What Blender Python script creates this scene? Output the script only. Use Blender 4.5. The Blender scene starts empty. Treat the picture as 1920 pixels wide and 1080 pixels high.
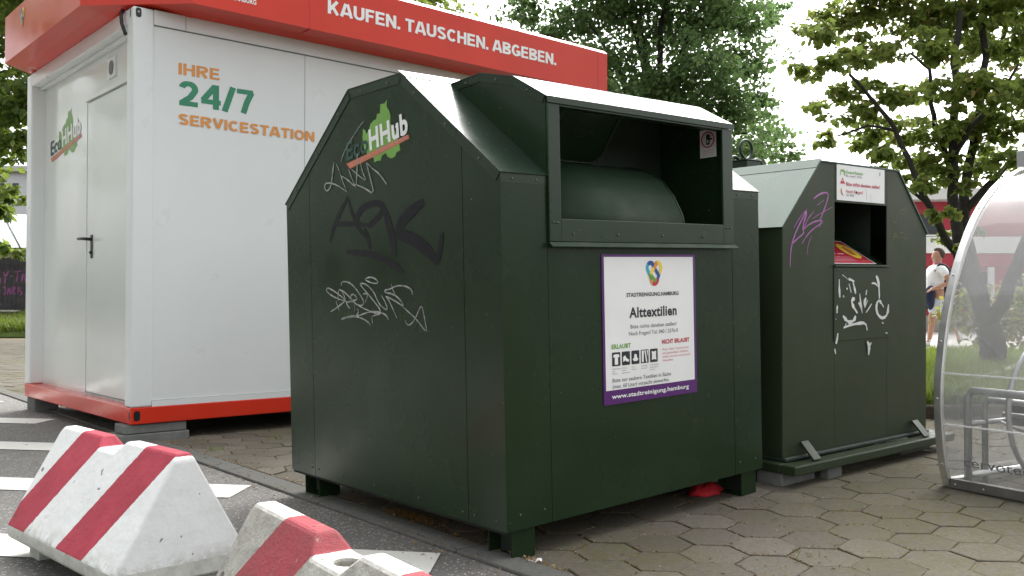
import bpy, bmesh, math, random
from mathutils import Vector, Matrix
R = math.radians
random.seed(7)
scene = bpy.context.scene
col = scene.collection

# ------------------------------------------------------------------ camera, sky, sun, exposure
F_PX = 1744.0                       # focal length in pixels of a 1920 wide picture
EYE = Vector((0, 0, 0.86))
PITCH = 0.0169
cam = bpy.data.cameras.new('camera')
cam.sensor_width = 36.0
cam.lens = F_PX / 1920 * 36
cam.clip_start = 0.05
cam.clip_end = 600
camo = bpy.data.objects.new('camera', cam)
col.objects.link(camo)
camo.location = EYE
camo.rotation_euler = (math.pi / 2 + PITCH, 0, 0)
scene.camera = camo

SUN_EL, SUN_AZ = R(50), R(20)       # azimuth from +Y, clockwise: high behind the clouds, ahead of the viewer
world = bpy.data.worlds.new('World')
scene.world = world
world.use_nodes = True
wn, wl = world.node_tree.nodes, world.node_tree.links
sky = wn.new('ShaderNodeTexSky')
sky.sky_type = 'NISHITA'
sky.sun_disc = False
sky.sun_elevation = SUN_EL
sky.sun_rotation = SUN_AZ
sky.air_density = 1.0
sky.dust_density = 6.0
sky.ozone_density = 1.0
hs = wn.new('ShaderNodeHueSaturation')   # a closed cloud deck: nearly no blue left
hs.inputs['Saturation'].default_value = 0.12
wl.new(sky.outputs[0], hs.inputs['Color'])
wl.new(hs.outputs[0], wn['Background'].inputs['Color'])
wn['Background'].inputs['Strength'].default_value = 0.15
sun = bpy.data.lights.new('sun', 'SUN')
sun.energy = 0.75
sun.angle = R(85)
sun.color = (1.0, 0.97, 0.92)
suno = bpy.data.objects.new('sun', sun)
col.objects.link(suno)
sd = Vector((math.sin(SUN_AZ) * math.cos(SUN_EL), math.cos(SUN_AZ) * math.cos(SUN_EL), math.sin(SUN_EL)))
suno.rotation_euler = sd.to_track_quat('Z', 'Y').to_euler()
suno.location = (0, 0, 30)
scene.view_settings.view_transform = 'Standard'
scene.view_settings.look = 'None'
scene.view_settings.gamma = 1
scene.view_settings.exposure = 1.65
scene.cycles.max_bounces = 8
scene.cycles.transparent_max_bounces = 16
scene.cycles.caustics_reflective = False
scene.cycles.caustics_refractive = False

# ------------------------------------------------------------------ helpers
def at(px, py, d):
    """world point at distance d along the view axis, seen at photo pixel (px, py)"""
    x = (px - 960) / F_PX
    y = (540 - py) / F_PX
    c, s = math.cos(PITCH), math.sin(PITCH)
    return EYE + d * Vector((x, c - y * s, s + y * c))

def tag(o, label=None, cat=None, group=None, kind=None):
    if label: o['label'] = label
    if cat: o['category'] = cat
    if group: o['group'] = group
    if kind: o['kind'] = kind
    return o

def empty(name, M, label, cat, group=None):
    o = bpy.data.objects.new(name, None)
    o.empty_display_size = 0.1
    col.objects.link(o)
    o.matrix_world = M
    return tag(o, label, cat, group)

class MB:
    """collects faces of several materials and links them as one mesh object"""
    def __init__(self, xf=None):
        self.v, self.f, self.m, self.s = [], [], [], []
        self.mats = []
        self.xf = xf
    def mi(self, mat):
        if mat not in self.mats: self.mats.append(mat)
        return self.mats.index(mat)
    def add(self, vs, fs, mat, smooth=False):
        b = len(self.v)
        self.v.extend([tuple(p) for p in vs])
        k = self.mi(mat)
        for f in fs:
            self.f.append([b + i for i in f]); self.m.append(k); self.s.append(smooth)
    def poly(self, pts, mat): self.add(pts, [list(range(len(pts)))], mat)
    def box(self, lo, hi, mat):
        (a, b, c), (d, e, f) = lo, hi
        self.add([(a,b,c),(d,b,c),(d,e,c),(a,e,c),(a,b,f),(d,b,f),(d,e,f),(a,e,f)],
                 [(0,3,2,1),(4,5,6,7),(0,1,5,4),(1,2,6,5),(2,3,7,6),(3,0,4,7)], mat)
    def prism(self, prof, fn0, fn1, mat):
        """polygon prof (2D) placed by fn0 and fn1 as the two caps"""
        n = len(prof)
        vs = [fn0(*p) for p in prof] + [fn1(*p) for p in prof]
        fs = [list(range(n))[::-1], [n + i for i in range(n)]]
        fs += [(i, (i + 1) % n, n + (i + 1) % n, n + i) for i in range(n)]
        self.add(vs, fs, mat)
    def tube(self, pts, r, mat, n=8, closed=False):
        P = [Vector(p) for p in pts]
        rr = r if isinstance(r, (list, tuple)) else [r] * len(P)
        vs, fs, m = [], [], len(P)
        ref = None
        for i, p in enumerate(P):
            a = P[i - 1] if (i > 0 or closed) else p
            b = P[(i + 1) % m] if (i < m - 1 or closed) else p
            t = (b - a).normalized()
            if ref is None:
                ref = t.orthogonal().normalized()
            ref = (ref - t * ref.dot(t)).normalized()
            q = t.cross(ref)
            for k in range(n):
                w = 2 * math.pi * k / n
                vs.append(p + rr[i] * (math.cos(w) * ref + math.sin(w) * q))
        for i in range(m if closed else m - 1):
            j = (i + 1) % m
            for k in range(n):
                fs.append((i*n+k, i*n+(k+1)%n, j*n+(k+1)%n, j*n+k))
        if not closed:
            fs.append(list(range(n))[::-1]); fs.append([(m-1)*n+k for k in range(n)])
        self.add(vs, fs, mat, True)
    def ball(self, c, r, mat, seg=10, rings=6):
        rx, ry, rz = r if isinstance(r, (list, tuple)) else (r, r, r)
        vs = [(c[0], c[1], c[2] - rz)]
        for i in range(1, rings):
            w = -math.pi/2 + math.pi * i / rings
            for k in range(seg):
                u = 2*math.pi*k/seg
                vs.append((c[0]+rx*math.cos(w)*math.cos(u), c[1]+ry*math.cos(w)*math.sin(u), c[2]+rz*math.sin(w)))
        vs.append((c[0], c[1], c[2] + rz))
        fs = []
        for k in range(seg):
            fs.append((0, 1+(k+1)%seg, 1+k))
            for i in range(rings-2):
                a, b = 1+i*seg, 1+(i+1)*seg
                fs.append((a+k, a+(k+1)%seg, b+(k+1)%seg, b+k))
            fs.append((len(vs)-1, 1+(rings-2)*seg+k, 1+(rings-2)*seg+(k+1)%seg))
        self.add(vs, fs, mat, True)
    def ribbon(self, pts, w, fn, mat, lift=0.0, jit=0.0):
        """flat stroke of width w along 2D points, placed on a surface by fn(x, y, height)"""
        P = [Vector(p) for p in pts]
        if len(P) > 2:                       # round the corners of a hand-drawn stroke
            Q = [P[0]]
            for i in range(1, len(P) - 1):
                Q.append(P[i].lerp(P[i-1], 0.28)); Q.append(P[i].lerp(P[i+1], 0.28))
            Q.append(P[-1]); P = Q
        L, Rr = [], []
        for i, p in enumerate(P):
            t = (P[min(i+1, len(P)-1)] - P[max(i-1, 0)])
            t = t.normalized() if t.length > 1e-9 else Vector((1, 0))
            n = Vector((-t.y, t.x)) * (w / 2) * (1 + jit * random.uniform(-1, 1))
            if i in (0, len(P)-1): n *= 0.6
            L.append(fn(*(p + n), lift)); Rr.append(fn(*(p - n), lift))
        n = len(P)
        self.add(L + Rr, [(i, i+1, n+i+1, n+i) for i in range(n-1)], mat)
    def text(self, s, BL, BR, TL, fn, mat, bold=0.0, lift=0.0):
        """lettering stretched so that its capitals fill the parallelogram BL, BR, TL (2D), placed by fn"""
        vs, fs = text_mesh(s, bold)
        BL, BR, TL = Vector(BL), Vector(BR), Vector(TL)
        x0 = min(v[0] for v in vs); x1 = max(v[0] for v in vs)
        out = []
        for x, y in vs:
            q = BL + (BR - BL) * ((x - x0) / (x1 - x0)) + (TL - BL) * (y / CAP)
            out.append(fn(q.x, q.y, lift))
        self.add(out, fs, mat)
    def build(self, name, parent=None, bevel=0.0, seg=2, label=None):
        vs = [self.xf(*v) for v in self.v] if self.xf else self.v
        me = bpy.data.meshes.new(name)
        me.from_pydata([tuple(v) for v in vs], [], self.f)
        for m in self.mats: me.materials.append(m)
        me.polygons.foreach_set('material_index', self.m)
        me.polygons.foreach_set('use_smooth', self.s)
        me.update()
        o = bpy.data.objects.new(name, me)
        col.objects.link(o)
        if parent: o.parent = parent
        if bevel:
            b = o.modifiers.new('bevel', 'BEVEL')
            b.width = bevel; b.segments = seg; b.limit_method = 'ANGLE'; b.angle_limit = R(35)
        if label: o['label'] = label
        return o

_txt = {}
CAP = 0.7
def text_mesh(s, bold):
    k = (s, bold)
    if k not in _txt:
        cu = bpy.data.curves.new('lettering', 'FONT')
        cu.body = s; cu.offset = bold; cu.resolution_u = 3
        if bold: cu.space_character = 1.0 + bold * 2.2
        o = bpy.data.objects.new('lettering', cu)
        col.objects.link(o)
        dg = bpy.context.evaluated_depsgraph_get()
        me = bpy.data.meshes.new_from_object(o.evaluated_get(dg))
        _txt[k] = ([(v.co.x, v.co.y) for v in me.vertices], [list(p.vertices) for p in me.polygons])
        bpy.data.objects.remove(o); bpy.data.curves.remove(cu); bpy.data.meshes.remove(me)
    return _txt[k]
vs_, _ = text_mesh('H', 0.0)
CAP = max(y for x, y in vs_)

# heavy grotesque capitals as strokes on a unit-high grid: (advance, strokes)
def _arc(cx, cy, rx, ry, a0, a1, n=9):
    return [(cx + rx*math.cos(R(a0 + (a1-a0)*k/n)), cy + ry*math.sin(R(a0 + (a1-a0)*k/n))) for k in range(n+1)]
SW = 0.215                                          # stem width
_h = SW / 2
GLYPH = {
    'A': (.80, [[(.06, 0), (.345, 1)], [(.74, 0), (.455, 1)], [(.22, .27), (.58, .27)]]),
    'B': (.74, [[(_h, 0), (_h, 1)], [(_h, 1-_h*.9)] + _arc(.40, .745, .22, .255-_h*.9, 90, -90) + [(_h, .49+.02)], [(_h, .51)] + _arc(.42, .255, .24, .255-_h*.9, 90, -90) + [(_h, _h*.9)]]),
    'C': (.76, [_arc(.40, .5, .40-_h, .5-_h*.9, 42, 318, 20)]),
    'E': (.67, [[(_h, 0), (_h, 1)], [(_h, 1-_h*.9), (.64, 1-_h*.9)], [(_h, .51), (.60, .51)], [(_h, _h*.9), (.66, _h*.9)]]),
    'F': (.63, [[(_h, 0), (_h, 1)], [(_h, 1-_h*.9), (.62, 1-_h*.9)], [(_h, .50), (.55, .50)]]),
    'G': (.80, [_arc(.41, .5, .41-_h, .5-_h*.9, 42, 330, 20), [(.42, .43), (.80, .43)], [(.80-_h*.8, .47), (.80-_h*.8, .10)]]),
    'H': (.76, [[(_h, 0), (_h, 1)], [(.76-_h, 0), (.76-_h, 1)], [(_h, .52), (.76-_h, .52)]]),
    'I': (SW, [[(_h, 0), (_h, 1)]]),
    'K': (.78, [[(_h, 0), (_h, 1)], [(_h+.02, .30), (.64, 1.0)], [(.32, .56), (.66, .0)]]),
    'N': (.76, [[(_h, 0), (_h, 1)], [(.76-_h, 0), (.76-_h, 1)], [(_h, .96), (.76-_h, .04)]]),
    'O': (.82, [_arc(.41, .5, .41-_h, .5-_h*.9, 0, 360, 26)]),
    'R': (.78, [[(_h, 0), (_h, 1)], [(_h, 1-_h*.9)] + _arc(.42, .715, .24, .285-_h*.9, 90, -90) + [(_h, .43)], [(.36, .45), (.66, 0)]]),
    'S': (.70, [_arc(.355, .73, .245, .27-_h*.9, 25, 200, 11) + [(.20, .60), (.355, .52), (.50, .43)] + _arc(.345, .27, .25, .27-_h*.9, 20, -160, 11)]),
    'T': (.68, [[(.34, 0), (.34, 1)], [(0, 1-_h*.9), (.68, 1-_h*.9)]]),
    'U': (.76, [[(_h, 1), (_h, .38)] + _arc(.38, .36, .38-_h, .36-_h*.9, 180, 360, 14) + [(.76-_h, .38), (.76-_h, 1)]]),
    'V': (.76, [[(.09, 1), (.38, .04)], [(.67, 1), (.38, .04)]]),
    '.': (SW, [[(_h, 0), (_h, SW)]]),
    '/': (.40, [[(.05, -.02), (.35, 1.02)]]),
    '2': (.66, [_arc(.33, .69, .225, .31-_h*.9, 170, -30, 14) + [(.40, .37), (.12, .12)], [(.02, _h*.9), (.65, _h*.9)]]),
    '4': (.70, [[(.53, 0), (.53, 1)], [(.50, .95), (.08, .33)], [(.02, .29), (.70, .29)]]),
    '7': (.62, [[(.0, 1-_h*.9), (.60, 1-_h*.9)], [(.54, .90), (.36, .45), (.24, 0)]]),
}
def block_text(M, s, BL, BR, TL, fn, mat, lift, gap=.09, space=.34):
    BL, BR, TL = Vector(BL), Vector(BR), Vector(TL)
    x, items = 0.0, []
    for c in s:
        if c == ' ': x += space; continue
        adv, strokes = GLYPH[c]
        items += [(x, p) for p in strokes]; x += adv + gap
    tot = x - gap
    for k, (x0, pts) in enumerate(items):
        P = [Vector((x0 + a, b)) for a, b in pts]
        L, Q = [], []
        closed = (P[0] - P[-1]).length < 1e-6 and len(P) > 3
        if closed: P = P[:-1]
        n = len(P)
        for i, p in enumerate(P):
            a = P[i-1] if (i > 0 or closed) else None
            b = P[(i+1) % n] if (i < n-1 or closed) else None
            t1 = (p - a).normalized() if a is not None else (b - p).normalized()
            t2 = (b - p).normalized() if b is not None else t1
            t = (t1 + t2).normalized(); nn = Vector((-t.y, t.x))
            w = SW / 2 / max(.5, nn.dot(Vector((-t1.y, t1.x))))
            if abs(t1.x) > .9 and abs(t2.x) > .9: w *= .9
            L.append(p + nn*w); Q.append(p - nn*w)
        pl = lambda p: fn(*(BL + (BR-BL)*(p.x/tot) + (TL-BL)*p.y), lift + (k % 7)*.00012)
        M.add([pl(p) for p in L + Q], [(i, n+i, n+(i+1) % n, (i+1) % n) for i in range(n if closed else n-1)], mat)

def clip(poly, nx, ny, d):
    """part of a 2D polygon with nx*x + ny*y <= d"""
    out = []
    for i, p in enumerate(poly):
        q = poly[(i + 1) % len(poly)]
        a, b = nx*p[0]+ny*p[1]-d, nx*q[0]+ny*q[1]-d
        if a <= 0: out.append(p)
        if a * b < 0:
            t = a / (a - b)
            out.append((p[0]+t*(q[0]-p[0]), p[1]+t*(q[1]-p[1])))
    return out

# ------------------------------------------------------------------ materials
class NT:
    def __init__(self, name):
        self.mat = bpy.data.materials.new(name)
        self.mat.use_nodes = True
        self.t = self.mat.node_tree
        self.b = self.t.nodes['Principled BSDF']
        self.out = self.t.nodes['Material Output']
        self.co = None
    def n(self, typ, **kw):
        x = self.t.nodes.new(typ)
        for k, v in kw.items(): setattr(x, k, v)
        return x
    def l(self, a, b): self.t.links.new(a, b)
    def obj(self):
        if not self.co: self.co = self.n('ShaderNodeTexCoord')
        return self.co.outputs['Object']
    def put(self, sock, v):
        if hasattr(v, 'node') or isinstance(v, bpy.types.NodeSocket): self.l(v, sock)
        else: sock.default_value = v
    def noise(self, scale, detail=4, rough=0.55, vec=None, dist=0.0):
        x = self.n('ShaderNodeTexNoise')
        x.inputs['Scale'].default_value = scale; x.inputs['Detail'].default_value = detail
        x.inputs['Roughness'].default_value = rough; x.inputs['Distortion'].default_value = dist
        self.l(vec if vec is not None else self.obj(), x.inputs['Vector'])
        return x.outputs['Fac']
    def ramp(self, fac, a, b, c0=0.0, c1=1.0):
        x = self.n('ShaderNodeMapRange', clamp=True)
        x.inputs[1].default_value = a; x.inputs[2].default_value = b
        x.inputs[3].default_value = c0; x.inputs[4].default_value = c1
        self.l(fac, x.inputs[0])
        return x.outputs[0]
    def math(self, op, a, b=0.0, c=0.0):
        x = self.n('ShaderNodeMath', operation=op)
        for i, v in enumerate((a, b, c)): self.put(x.inputs[i], v)
        return x.outputs[0]
    def mix(self, fac, a, b):
        x = self.n('ShaderNodeMix', data_type='RGBA')
        self.put(x.inputs[0], fac)
        for i, v in ((6, a), (7, b)):
            self.put(x.inputs[i], v if not isinstance(v, tuple) else (*v[:3], 1))
        return x.outputs[2]
    def bump(self, h, strength=0.2, dist=0.01, prev=None):
        x = self.n('ShaderNodeBump')
        x.inputs['Strength'].default_value = strength; x.inputs['Distance'].default_value = dist
        self.l(h, x.inputs['Height'])
        if prev is not None: self.l(prev, x.inputs['Normal'])
        return x.outputs[0]
    def set(self, color=None, rough=None, normal=None, metal=None, spec=None):
        if color is not None:
            self.put(self.b.inputs['Base Color'], color if not isinstance(color, tuple) else (*color[:3], 1))
        if rough is not None: self.put(self.b.inputs['Roughness'], rough)
        if normal is not None: self.l(normal, self.b.inputs['Normal'])
        if metal is not None: self.b.inputs['Metallic'].default_value = metal
        if spec is not None: self.b.inputs['Specular IOR Level'].default_value = spec
        return self.mat

def sc(c, k): return tuple(min(1, x * k) for x in c)

def plain(name, c, rough=0.5, var=0.15, scale=6, bump=0.0, bscale=60, metal=None, spec=None):
    t = NT(name)
    f = t.noise(scale)
    colr = t.mix(t.ramp(f, 0.3, 0.7), sc(c, 1 - var), sc(c, 1 + var))
    n = t.bump(t.noise(bscale, 3), bump, 0.004) if bump else None
    return t.set(colr, t.ramp(t.noise(scale * 2.3), 0.3, 0.7, rough * 0.85, min(1, rough * 1.15)), n, metal, spec)

def painted_steel(name, c, rough=0.3, spec=0.5, wave=0.06, dirt=(0.06, 0.06, 0.045), dirty=0.14, specks=True, var=0.15):
    t = NT(name)
    f = t.noise(2.2, 5, 0.6)
    base = t.mix(t.ramp(f, 0.3, 0.7), sc(c, 1 - var), sc(c, 1 + var))
    base = t.mix(t.math('MULTIPLY', t.ramp(t.noise(5, 6, 0.7, dist=0.8), 0.5, 0.8), dirty), base, dirt)
    if specks:
        base = t.mix(t.ramp(t.noise(95, 2, 0.4), 0.755, 0.79), base, (0.20, 0.20, 0.17))
    r = t.ramp(t.noise(3.5, 5, 0.6), 0.3, 0.75, rough * 0.75, rough * 1.4)
    n = t.bump(t.noise(1.6, 1, 0.3), wave, 0.05)
    n = t.bump(t.noise(160, 2), 0.03, 0.002, n)
    return t.set(base, r, n, spec=spec)

GREEN = painted_steel('bin_green_paint', (0.0125, 0.0285, 0.0115), 0.24, 0.26, 0.035, dirty=0.04)
GREEN_TRIM = painted_steel('bin_green_trim_paint', (0.014, 0.031, 0.015), 0.30, 0.34, dirty=0.06)
DRUM = plain('matt_green_drum_paint', (0.017, 0.036, 0.018), 0.62, 0.15, 4, spec=0.2)
GREEN_TOP = painted_steel('bin_green_roof_paint', (0.020, 0.036, 0.024), 0.24, 0.42, 0.03)
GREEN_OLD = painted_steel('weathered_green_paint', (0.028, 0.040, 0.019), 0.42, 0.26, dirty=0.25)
GREEN_ROOF = painted_steel('weathered_sky_sheen_roof_paint', (0.065, 0.120, 0.090), 0.24, 0.55, dirty=0.4, dirt=(0.16, 0.17, 0.14))  # weathered green, base colour paled to carry the mirrored sky
INSIDE = plain('dark_inside_metal', (0.018, 0.030, 0.022), 0.6, 0.2)
BLACK = plain('black_plastic', (0.01, 0.01, 0.012), 0.4, 0.2)
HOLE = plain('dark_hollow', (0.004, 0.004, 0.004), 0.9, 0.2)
RIVET = plain('rivet_metal', (0.06, 0.085, 0.065), 0.3, 0.3, 40)
WHITE_WALL = painted_steel('white_panel_paint', (0.70, 0.725, 0.715), 0.33, 0.45, 0.05, (0.62, 0.63, 0.60), 0.05, False, 0.02)
WHITE_GLOSS = painted_steel('glossy_white_door_paint', (0.66, 0.69, 0.66), 0.14, 0.55, 0.22, (0.62, 0.63, 0.60), 0.05, False, 0.02)
RED_PAINT = painted_steel('red_container_paint', (0.60, 0.036, 0.016), 0.16, 0.28, 0.08, (0.4, 0.06, 0.04), 0.15, False, 0.05)
SEAM_LIGHT = plain('light_panel_seam', (0.38, 0.40, 0.38), 0.7, 0.1)
SEAM = plain('panel_seam', (0.16, 0.18, 0.16), 0.7, 0.2)
ALU = plain('brushed_aluminium', (0.74, 0.74, 0.73), 0.42, 0.12, 9, metal=0.9)
STEEL = plain('galvanised_steel', (0.45, 0.46, 0.46), 0.45, 0.25, 12, metal=0.85)
VINYL_WHITE = plain('white_vinyl', (0.80, 0.81, 0.80), 0.4, 0.04, 4)
VINYL_GREEN = plain('green_vinyl', (0.16, 0.36, 0.06), 0.4, 0.12, 8)
VINYL_DKGREEN = plain('dark_green_vinyl', (0.02, 0.22, 0.11), 0.4, 0.08, 8)
VINYL_TEAL = plain('teal_vinyl', (0.008, 0.055, 0.042), 0.4, 0.1, 8)
VINYL_ORANGE = plain('orange_vinyl', (0.68, 0.27, 0.05), 0.4, 0.08, 8)
VINYL_RUST = plain('burnt_orange_vinyl', (0.52, 0.16, 0.06), 0.4, 0.12, 8)
VINYL_PURPLE = plain('purple_vinyl', (0.085, 0.012, 0.14), 0.35, 0.06, 4)
VINYL_BLACK = plain('black_print', (0.012, 0.014, 0.02), 0.5, 0.1)
VINYL_GREY = plain('grey_print', (0.16, 0.17, 0.18), 0.5, 0.1)
VINYL_RED = plain('red_print', (0.50, 0.02, 0.05), 0.4, 0.08)
VINYL_PINK = plain('pink_print', (0.68, 0.30, 0.34), 0.4, 0.08)
VINYL_BLUE = plain('blue_print', (0.015, 0.07, 0.30), 0.4, 0.08)
VINYL_CYAN = plain('cyan_print', (0.03, 0.35, 0.5), 0.4, 0.08)
VINYL_YELLOW = plain('yellow_print', (0.80, 0.60, 0.06), 0.4, 0.08)
MARKER_GREY = plain('silver_marker', (0.27, 0.28, 0.27), 0.5, 0.65, 45)
MARKER_DARK = plain('black_spray', (0.0055, 0.0055, 0.009), 0.5, 0.3, 20, spec=0.22)
MARKER_PURPLE = plain('violet_marker', (0.36, 0.12, 0.36), 0.5, 0.3, 25)
MARKER_YELLOW = plain('faded_yellow_marker', (0.17, 0.175, 0.08), 0.6, 0.5, 40)
PAPER_WHITE = plain('torn_white_paper', (0.72, 0.74, 0.72), 0.7, 0.1, 30)

def concrete_paint(name, weathered):
    t = NT(name)
    sep = t.n('ShaderNodeSeparateXYZ'); t.l(t.obj(), sep.inputs[0])
    x, z = sep.outputs[0], sep.outputs[2]
    k = t.math('MULTIPLY_ADD', t.math('SUBTRACT', z, 0.107), -0.74, x)
    k = t.math('ADD', k, t.ramp(t.noise(60, 2), 0.3, 0.7, -0.002, 0.002))
    ph = t.math('FRACT', t.math('DIVIDE', t.math('ADD', k, 0.489 + 0.489 * 4), 0.489))
    red = t.math('MULTIPLY', t.math('LESS_THAN', ph, 0.42), t.math('GREATER_THAN', z, 0.1075))
    spots = t.noise(34, 1.5, 0.5)
    pits = t.ramp(spots, 0.715, 0.735)
    if weathered:
        geo = t.n('ShaderNodeNewGeometry'); sn = t.n('ShaderNodeSeparateXYZ'); t.l(geo.outputs['True Normal'], sn.inputs[0])
        up = t.ramp(sn.outputs[2], 0.55, 0.85)
        raw = t.mix(t.ramp(t.noise(26, 8, 0.75), 0.3, 0.72), (0.23, 0.22, 0.19), (0.52, 0.51, 0.46))
        white = t.mix(t.ramp(t.noise(18, 6, 0.7), 0.35, 0.62), (0.60, 0.58, 0.54), (0.72, 0.71, 0.67))
        white = t.mix(up, raw, white)
        redc = t.mix(t.ramp(t.noise(9, 6, 0.7), 0.35, 0.7), (0.27, 0.075, 0.078), (0.38, 0.060, 0.080))
        wear = t.ramp(t.noise(30, 7, 0.75), 0.62, 0.70)
        redc = t.mix(t.math('MULTIPLY', wear, 0.6), redc, (0.50, 0.42, 0.38))
    else:
        white = t.mix(t.ramp(t.noise(7, 6, 0.65), 0.35, 0.75), (0.72, 0.735, 0.72), (0.80, 0.81, 0.80))
        low = t.math('MULTIPLY', t.ramp(z, 0.16, 0.09), t.ramp(t.noise(24, 6, 0.7), 0.42, 0.6))
        white = t.mix(t.math('MULTIPLY', low, 0.8), white, (0.36, 0.35, 0.29))
        redc = t.mix(t.ramp(t.noise(8, 5, 0.6), 0.35, 0.7), (0.36, 0.036, 0.060), (0.46, 0.050, 0.080))
        scuff = t.ramp(t.noise(3, 7, 0.8, dist=2.0), 0.60, 0.66)
        redc = t.mix(t.math('MULTIPLY', scuff, 0.35), redc, (0.20, 0.03, 0.04))
    c = t.mix(red, white, redc)
    lipc = t.mix(t.ramp(t.noise(14, 6, 0.7), 0.35, 0.7), (0.40, 0.41, 0.36), (0.60, 0.61, 0.56))
    c = t.mix(t.math('LESS_THAN', z, 0.1075), c, lipc)
    c = t.mix(t.math('MULTIPLY', pits, 0.75), c, (0.08, 0.06, 0.06))
    n = t.bump(t.math('SUBTRACT', 1.0, pits), 0.6, 0.006)
    n = t.bump(t.noise(11, 4, 0.6), 0.45, 0.012, n)
    n = t.bump(t.noise(90 if weathered else 45, 6, 0.7), 0.75 if weathered else 0.22, 0.006, n)
    return t.set(c, 0.85 if weathered else 0.6, n, spec=0.3)
BARRIER_WHITE = concrete_paint('fresh_red_white_barrier_paint', False)
BARRIER_WORN = concrete_paint('weathered_red_white_concrete', True)

def ground_mat(name, c0, c1, fine, speck=None, moss=None, rough=0.9, bump=0.5):
    t = NT(name)
    c = t.mix(t.ramp(t.noise(fine, 6, 0.7), 0.3, 0.7), c0, c1)
    c = t.mix(t.math('MULTIPLY', t.ramp(t.noise(1.1, 5, 0.6), 0.35, 0.7), 0.45), c, sc(c0, 0.75))
    if moss:
        m = t.math('MULTIPLY', t.ramp(t.noise(0.9, 4, 0.6), 0.5, 0.68), t.ramp(t.noise(22, 6, 0.75), 0.40, 0.62))
        c = t.mix(t.math('MULTIPLY', m, 0.7), c, moss)
    if speck:
        v = t.n('ShaderNodeTexVoronoi'); v.inputs['Scale'].default_value = 95; t.l(t.obj(), v.inputs['Vector'])
        sepc = t.n('ShaderNodeSeparateColor'); t.l(v.outputs['Color'], sepc.inputs[0])
        m = t.math('MULTIPLY', t.math('GREATER_THAN', sepc.outputs[0], 0.78), t.math('LESS_THAN', v.outputs['Distance'], 0.42))
        c = t.mix(t.math('MULTIPLY', m, 0.8), c, speck)
    n = t.bump(t.noise(fine * 1.3, 5, 0.75), bump, 0.006)
    return t.set(c, rough, n, spec=0.25)

ASPHALT = ground_mat('grey_asphalt', (0.095, 0.092, 0.088), (0.235, 0.228, 0.215), 80, (0.42, 0.40, 0.37), rough=0.8, bump=0.9)
SOIL = ground_mat('joint_soil', (0.075, 0.064, 0.045), (0.17, 0.135, 0.075), 40, moss=(0.095, 0.105, 0.022))
KERB_STONE = ground_mat('kerb_stone', (0.085, 0.085, 0.080), (0.14, 0.138, 0.128), 60, moss=(0.10, 0.09, 0.03), bump=0.35)
EARTH = ground_mat('dark_earth', (0.035, 0.028, 0.020), (0.07, 0.055, 0.04), 20)
PATH = ground_mat('pale_path', (0.42, 0.40, 0.37), (0.52, 0.50, 0.46), 8, bump=0.1)
GRASS_BASE = ground_mat('grass_soil', (0.055, 0.085, 0.018), (0.11, 0.15, 0.03), 5)
ROAD_PAINT = ground_mat('road_paint', (0.62, 0.61, 0.57), (0.74, 0.73, 0.69), 70, rough=0.7, bump=0.35)
BLOCK = ground_mat('grey_concrete_block', (0.15, 0.155, 0.145), (0.24, 0.245, 0.23), 14, bump=0.3)

def paver_mat():
    t = NT('hexagonal_paver_concrete')
    geo = t.n('ShaderNodeNewGeometry')
    rnd = geo.outputs['Random Per Island']
    c = t.mix(rnd, (0.100, 0.089, 0.070), (0.158, 0.142, 0.115))
    c = t.mix(t.ramp(t.noise(60, 8, 0.85), 0.40, 0.60), t.mix(0.6, c, (0.045, 0.038, 0.03)), c)
    stain = t.ramp(t.noise(1.3, 5, 0.6), 0.45, 0.7)
    c = t.mix(t.math('MULTIPLY', stain, 0.45), c, (0.085, 0.075, 0.058))
    moss = t.math('MULTIPLY', t.ramp(t.noise(0.9, 4, 0.6), 0.44, 0.60), t.ramp(t.noise(26, 6, 0.75), 0.40, 0.62))
    c = t.mix(t.math('MULTIPLY', moss, 0.75), c, (0.085, 0.082, 0.026))
    pale = t.ramp(t.noise(140, 2, 0.4), 0.74, 0.77)
    c = t.mix(t.math('MULTIPLY', pale, 0.7), c, (0.34, 0.32, 0.28))
    n = t.bump(t.noise(110, 5, 0.75), 0.6, 0.005)
    n = t.bump(t.noise(9, 3), 0.25, 0.01, n)
    return t.set(c, 0.88, n, spec=0.25)
PAVER = paver_mat()

def leaf_mat(name, ca, cb, cc, trans=0.45, glow=(0.34, 0.44, 0.07)):
    t = NT(name)
    geo = t.n('ShaderNodeNewGeometry')
    rnd = geo.outputs['Random Per Island']
    c = t.mix(t.ramp(rnd, 0.0, 0.75), ca, cb)
    c = t.mix(t.ramp(rnd, 0.90, 0.94), c, cc)
    c = t.mix(t.math('MULTIPLY', t.ramp(t.noise(0.8, 3), 0.35, 0.7), 0.4), c, sc(ca, 0.8))
    t.set(c, 0.42, spec=0.4)
    tr = t.n('ShaderNodeBsdfTranslucent'); 
    t.l(t.mix(0.6, c, glow), tr.inputs['Color'])
    ms = t.n('ShaderNodeMixShader'); ms.inputs[0].default_value = trans
    t.l(t.b.outputs[0], ms.inputs[1]); t.l(tr.outputs[0], ms.inputs[2]); t.l(ms.outputs[0], t.out.inputs['Surface'])
    return t.mat
LEAF_LINDEN = leaf_mat('linden_leaves', (0.070, 0.125, 0.050), (0.135, 0.210, 0.080), (0.24, 0.30, 0.10), 0.5, (0.20, 0.34, 0.10))
LEAF_MAPLE = leaf_mat('maple_leaves', (0.090, 0.130, 0.026), (0.19, 0.235, 0.055), (0.30, 0.19, 0.07), 0.58, (0.34, 0.44, 0.10))
LEAF_FAR = leaf_mat('far_leaves', (0.050, 0.095, 0.020), (0.110, 0.180, 0.035), (0.22, 0.27, 0.07))
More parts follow.
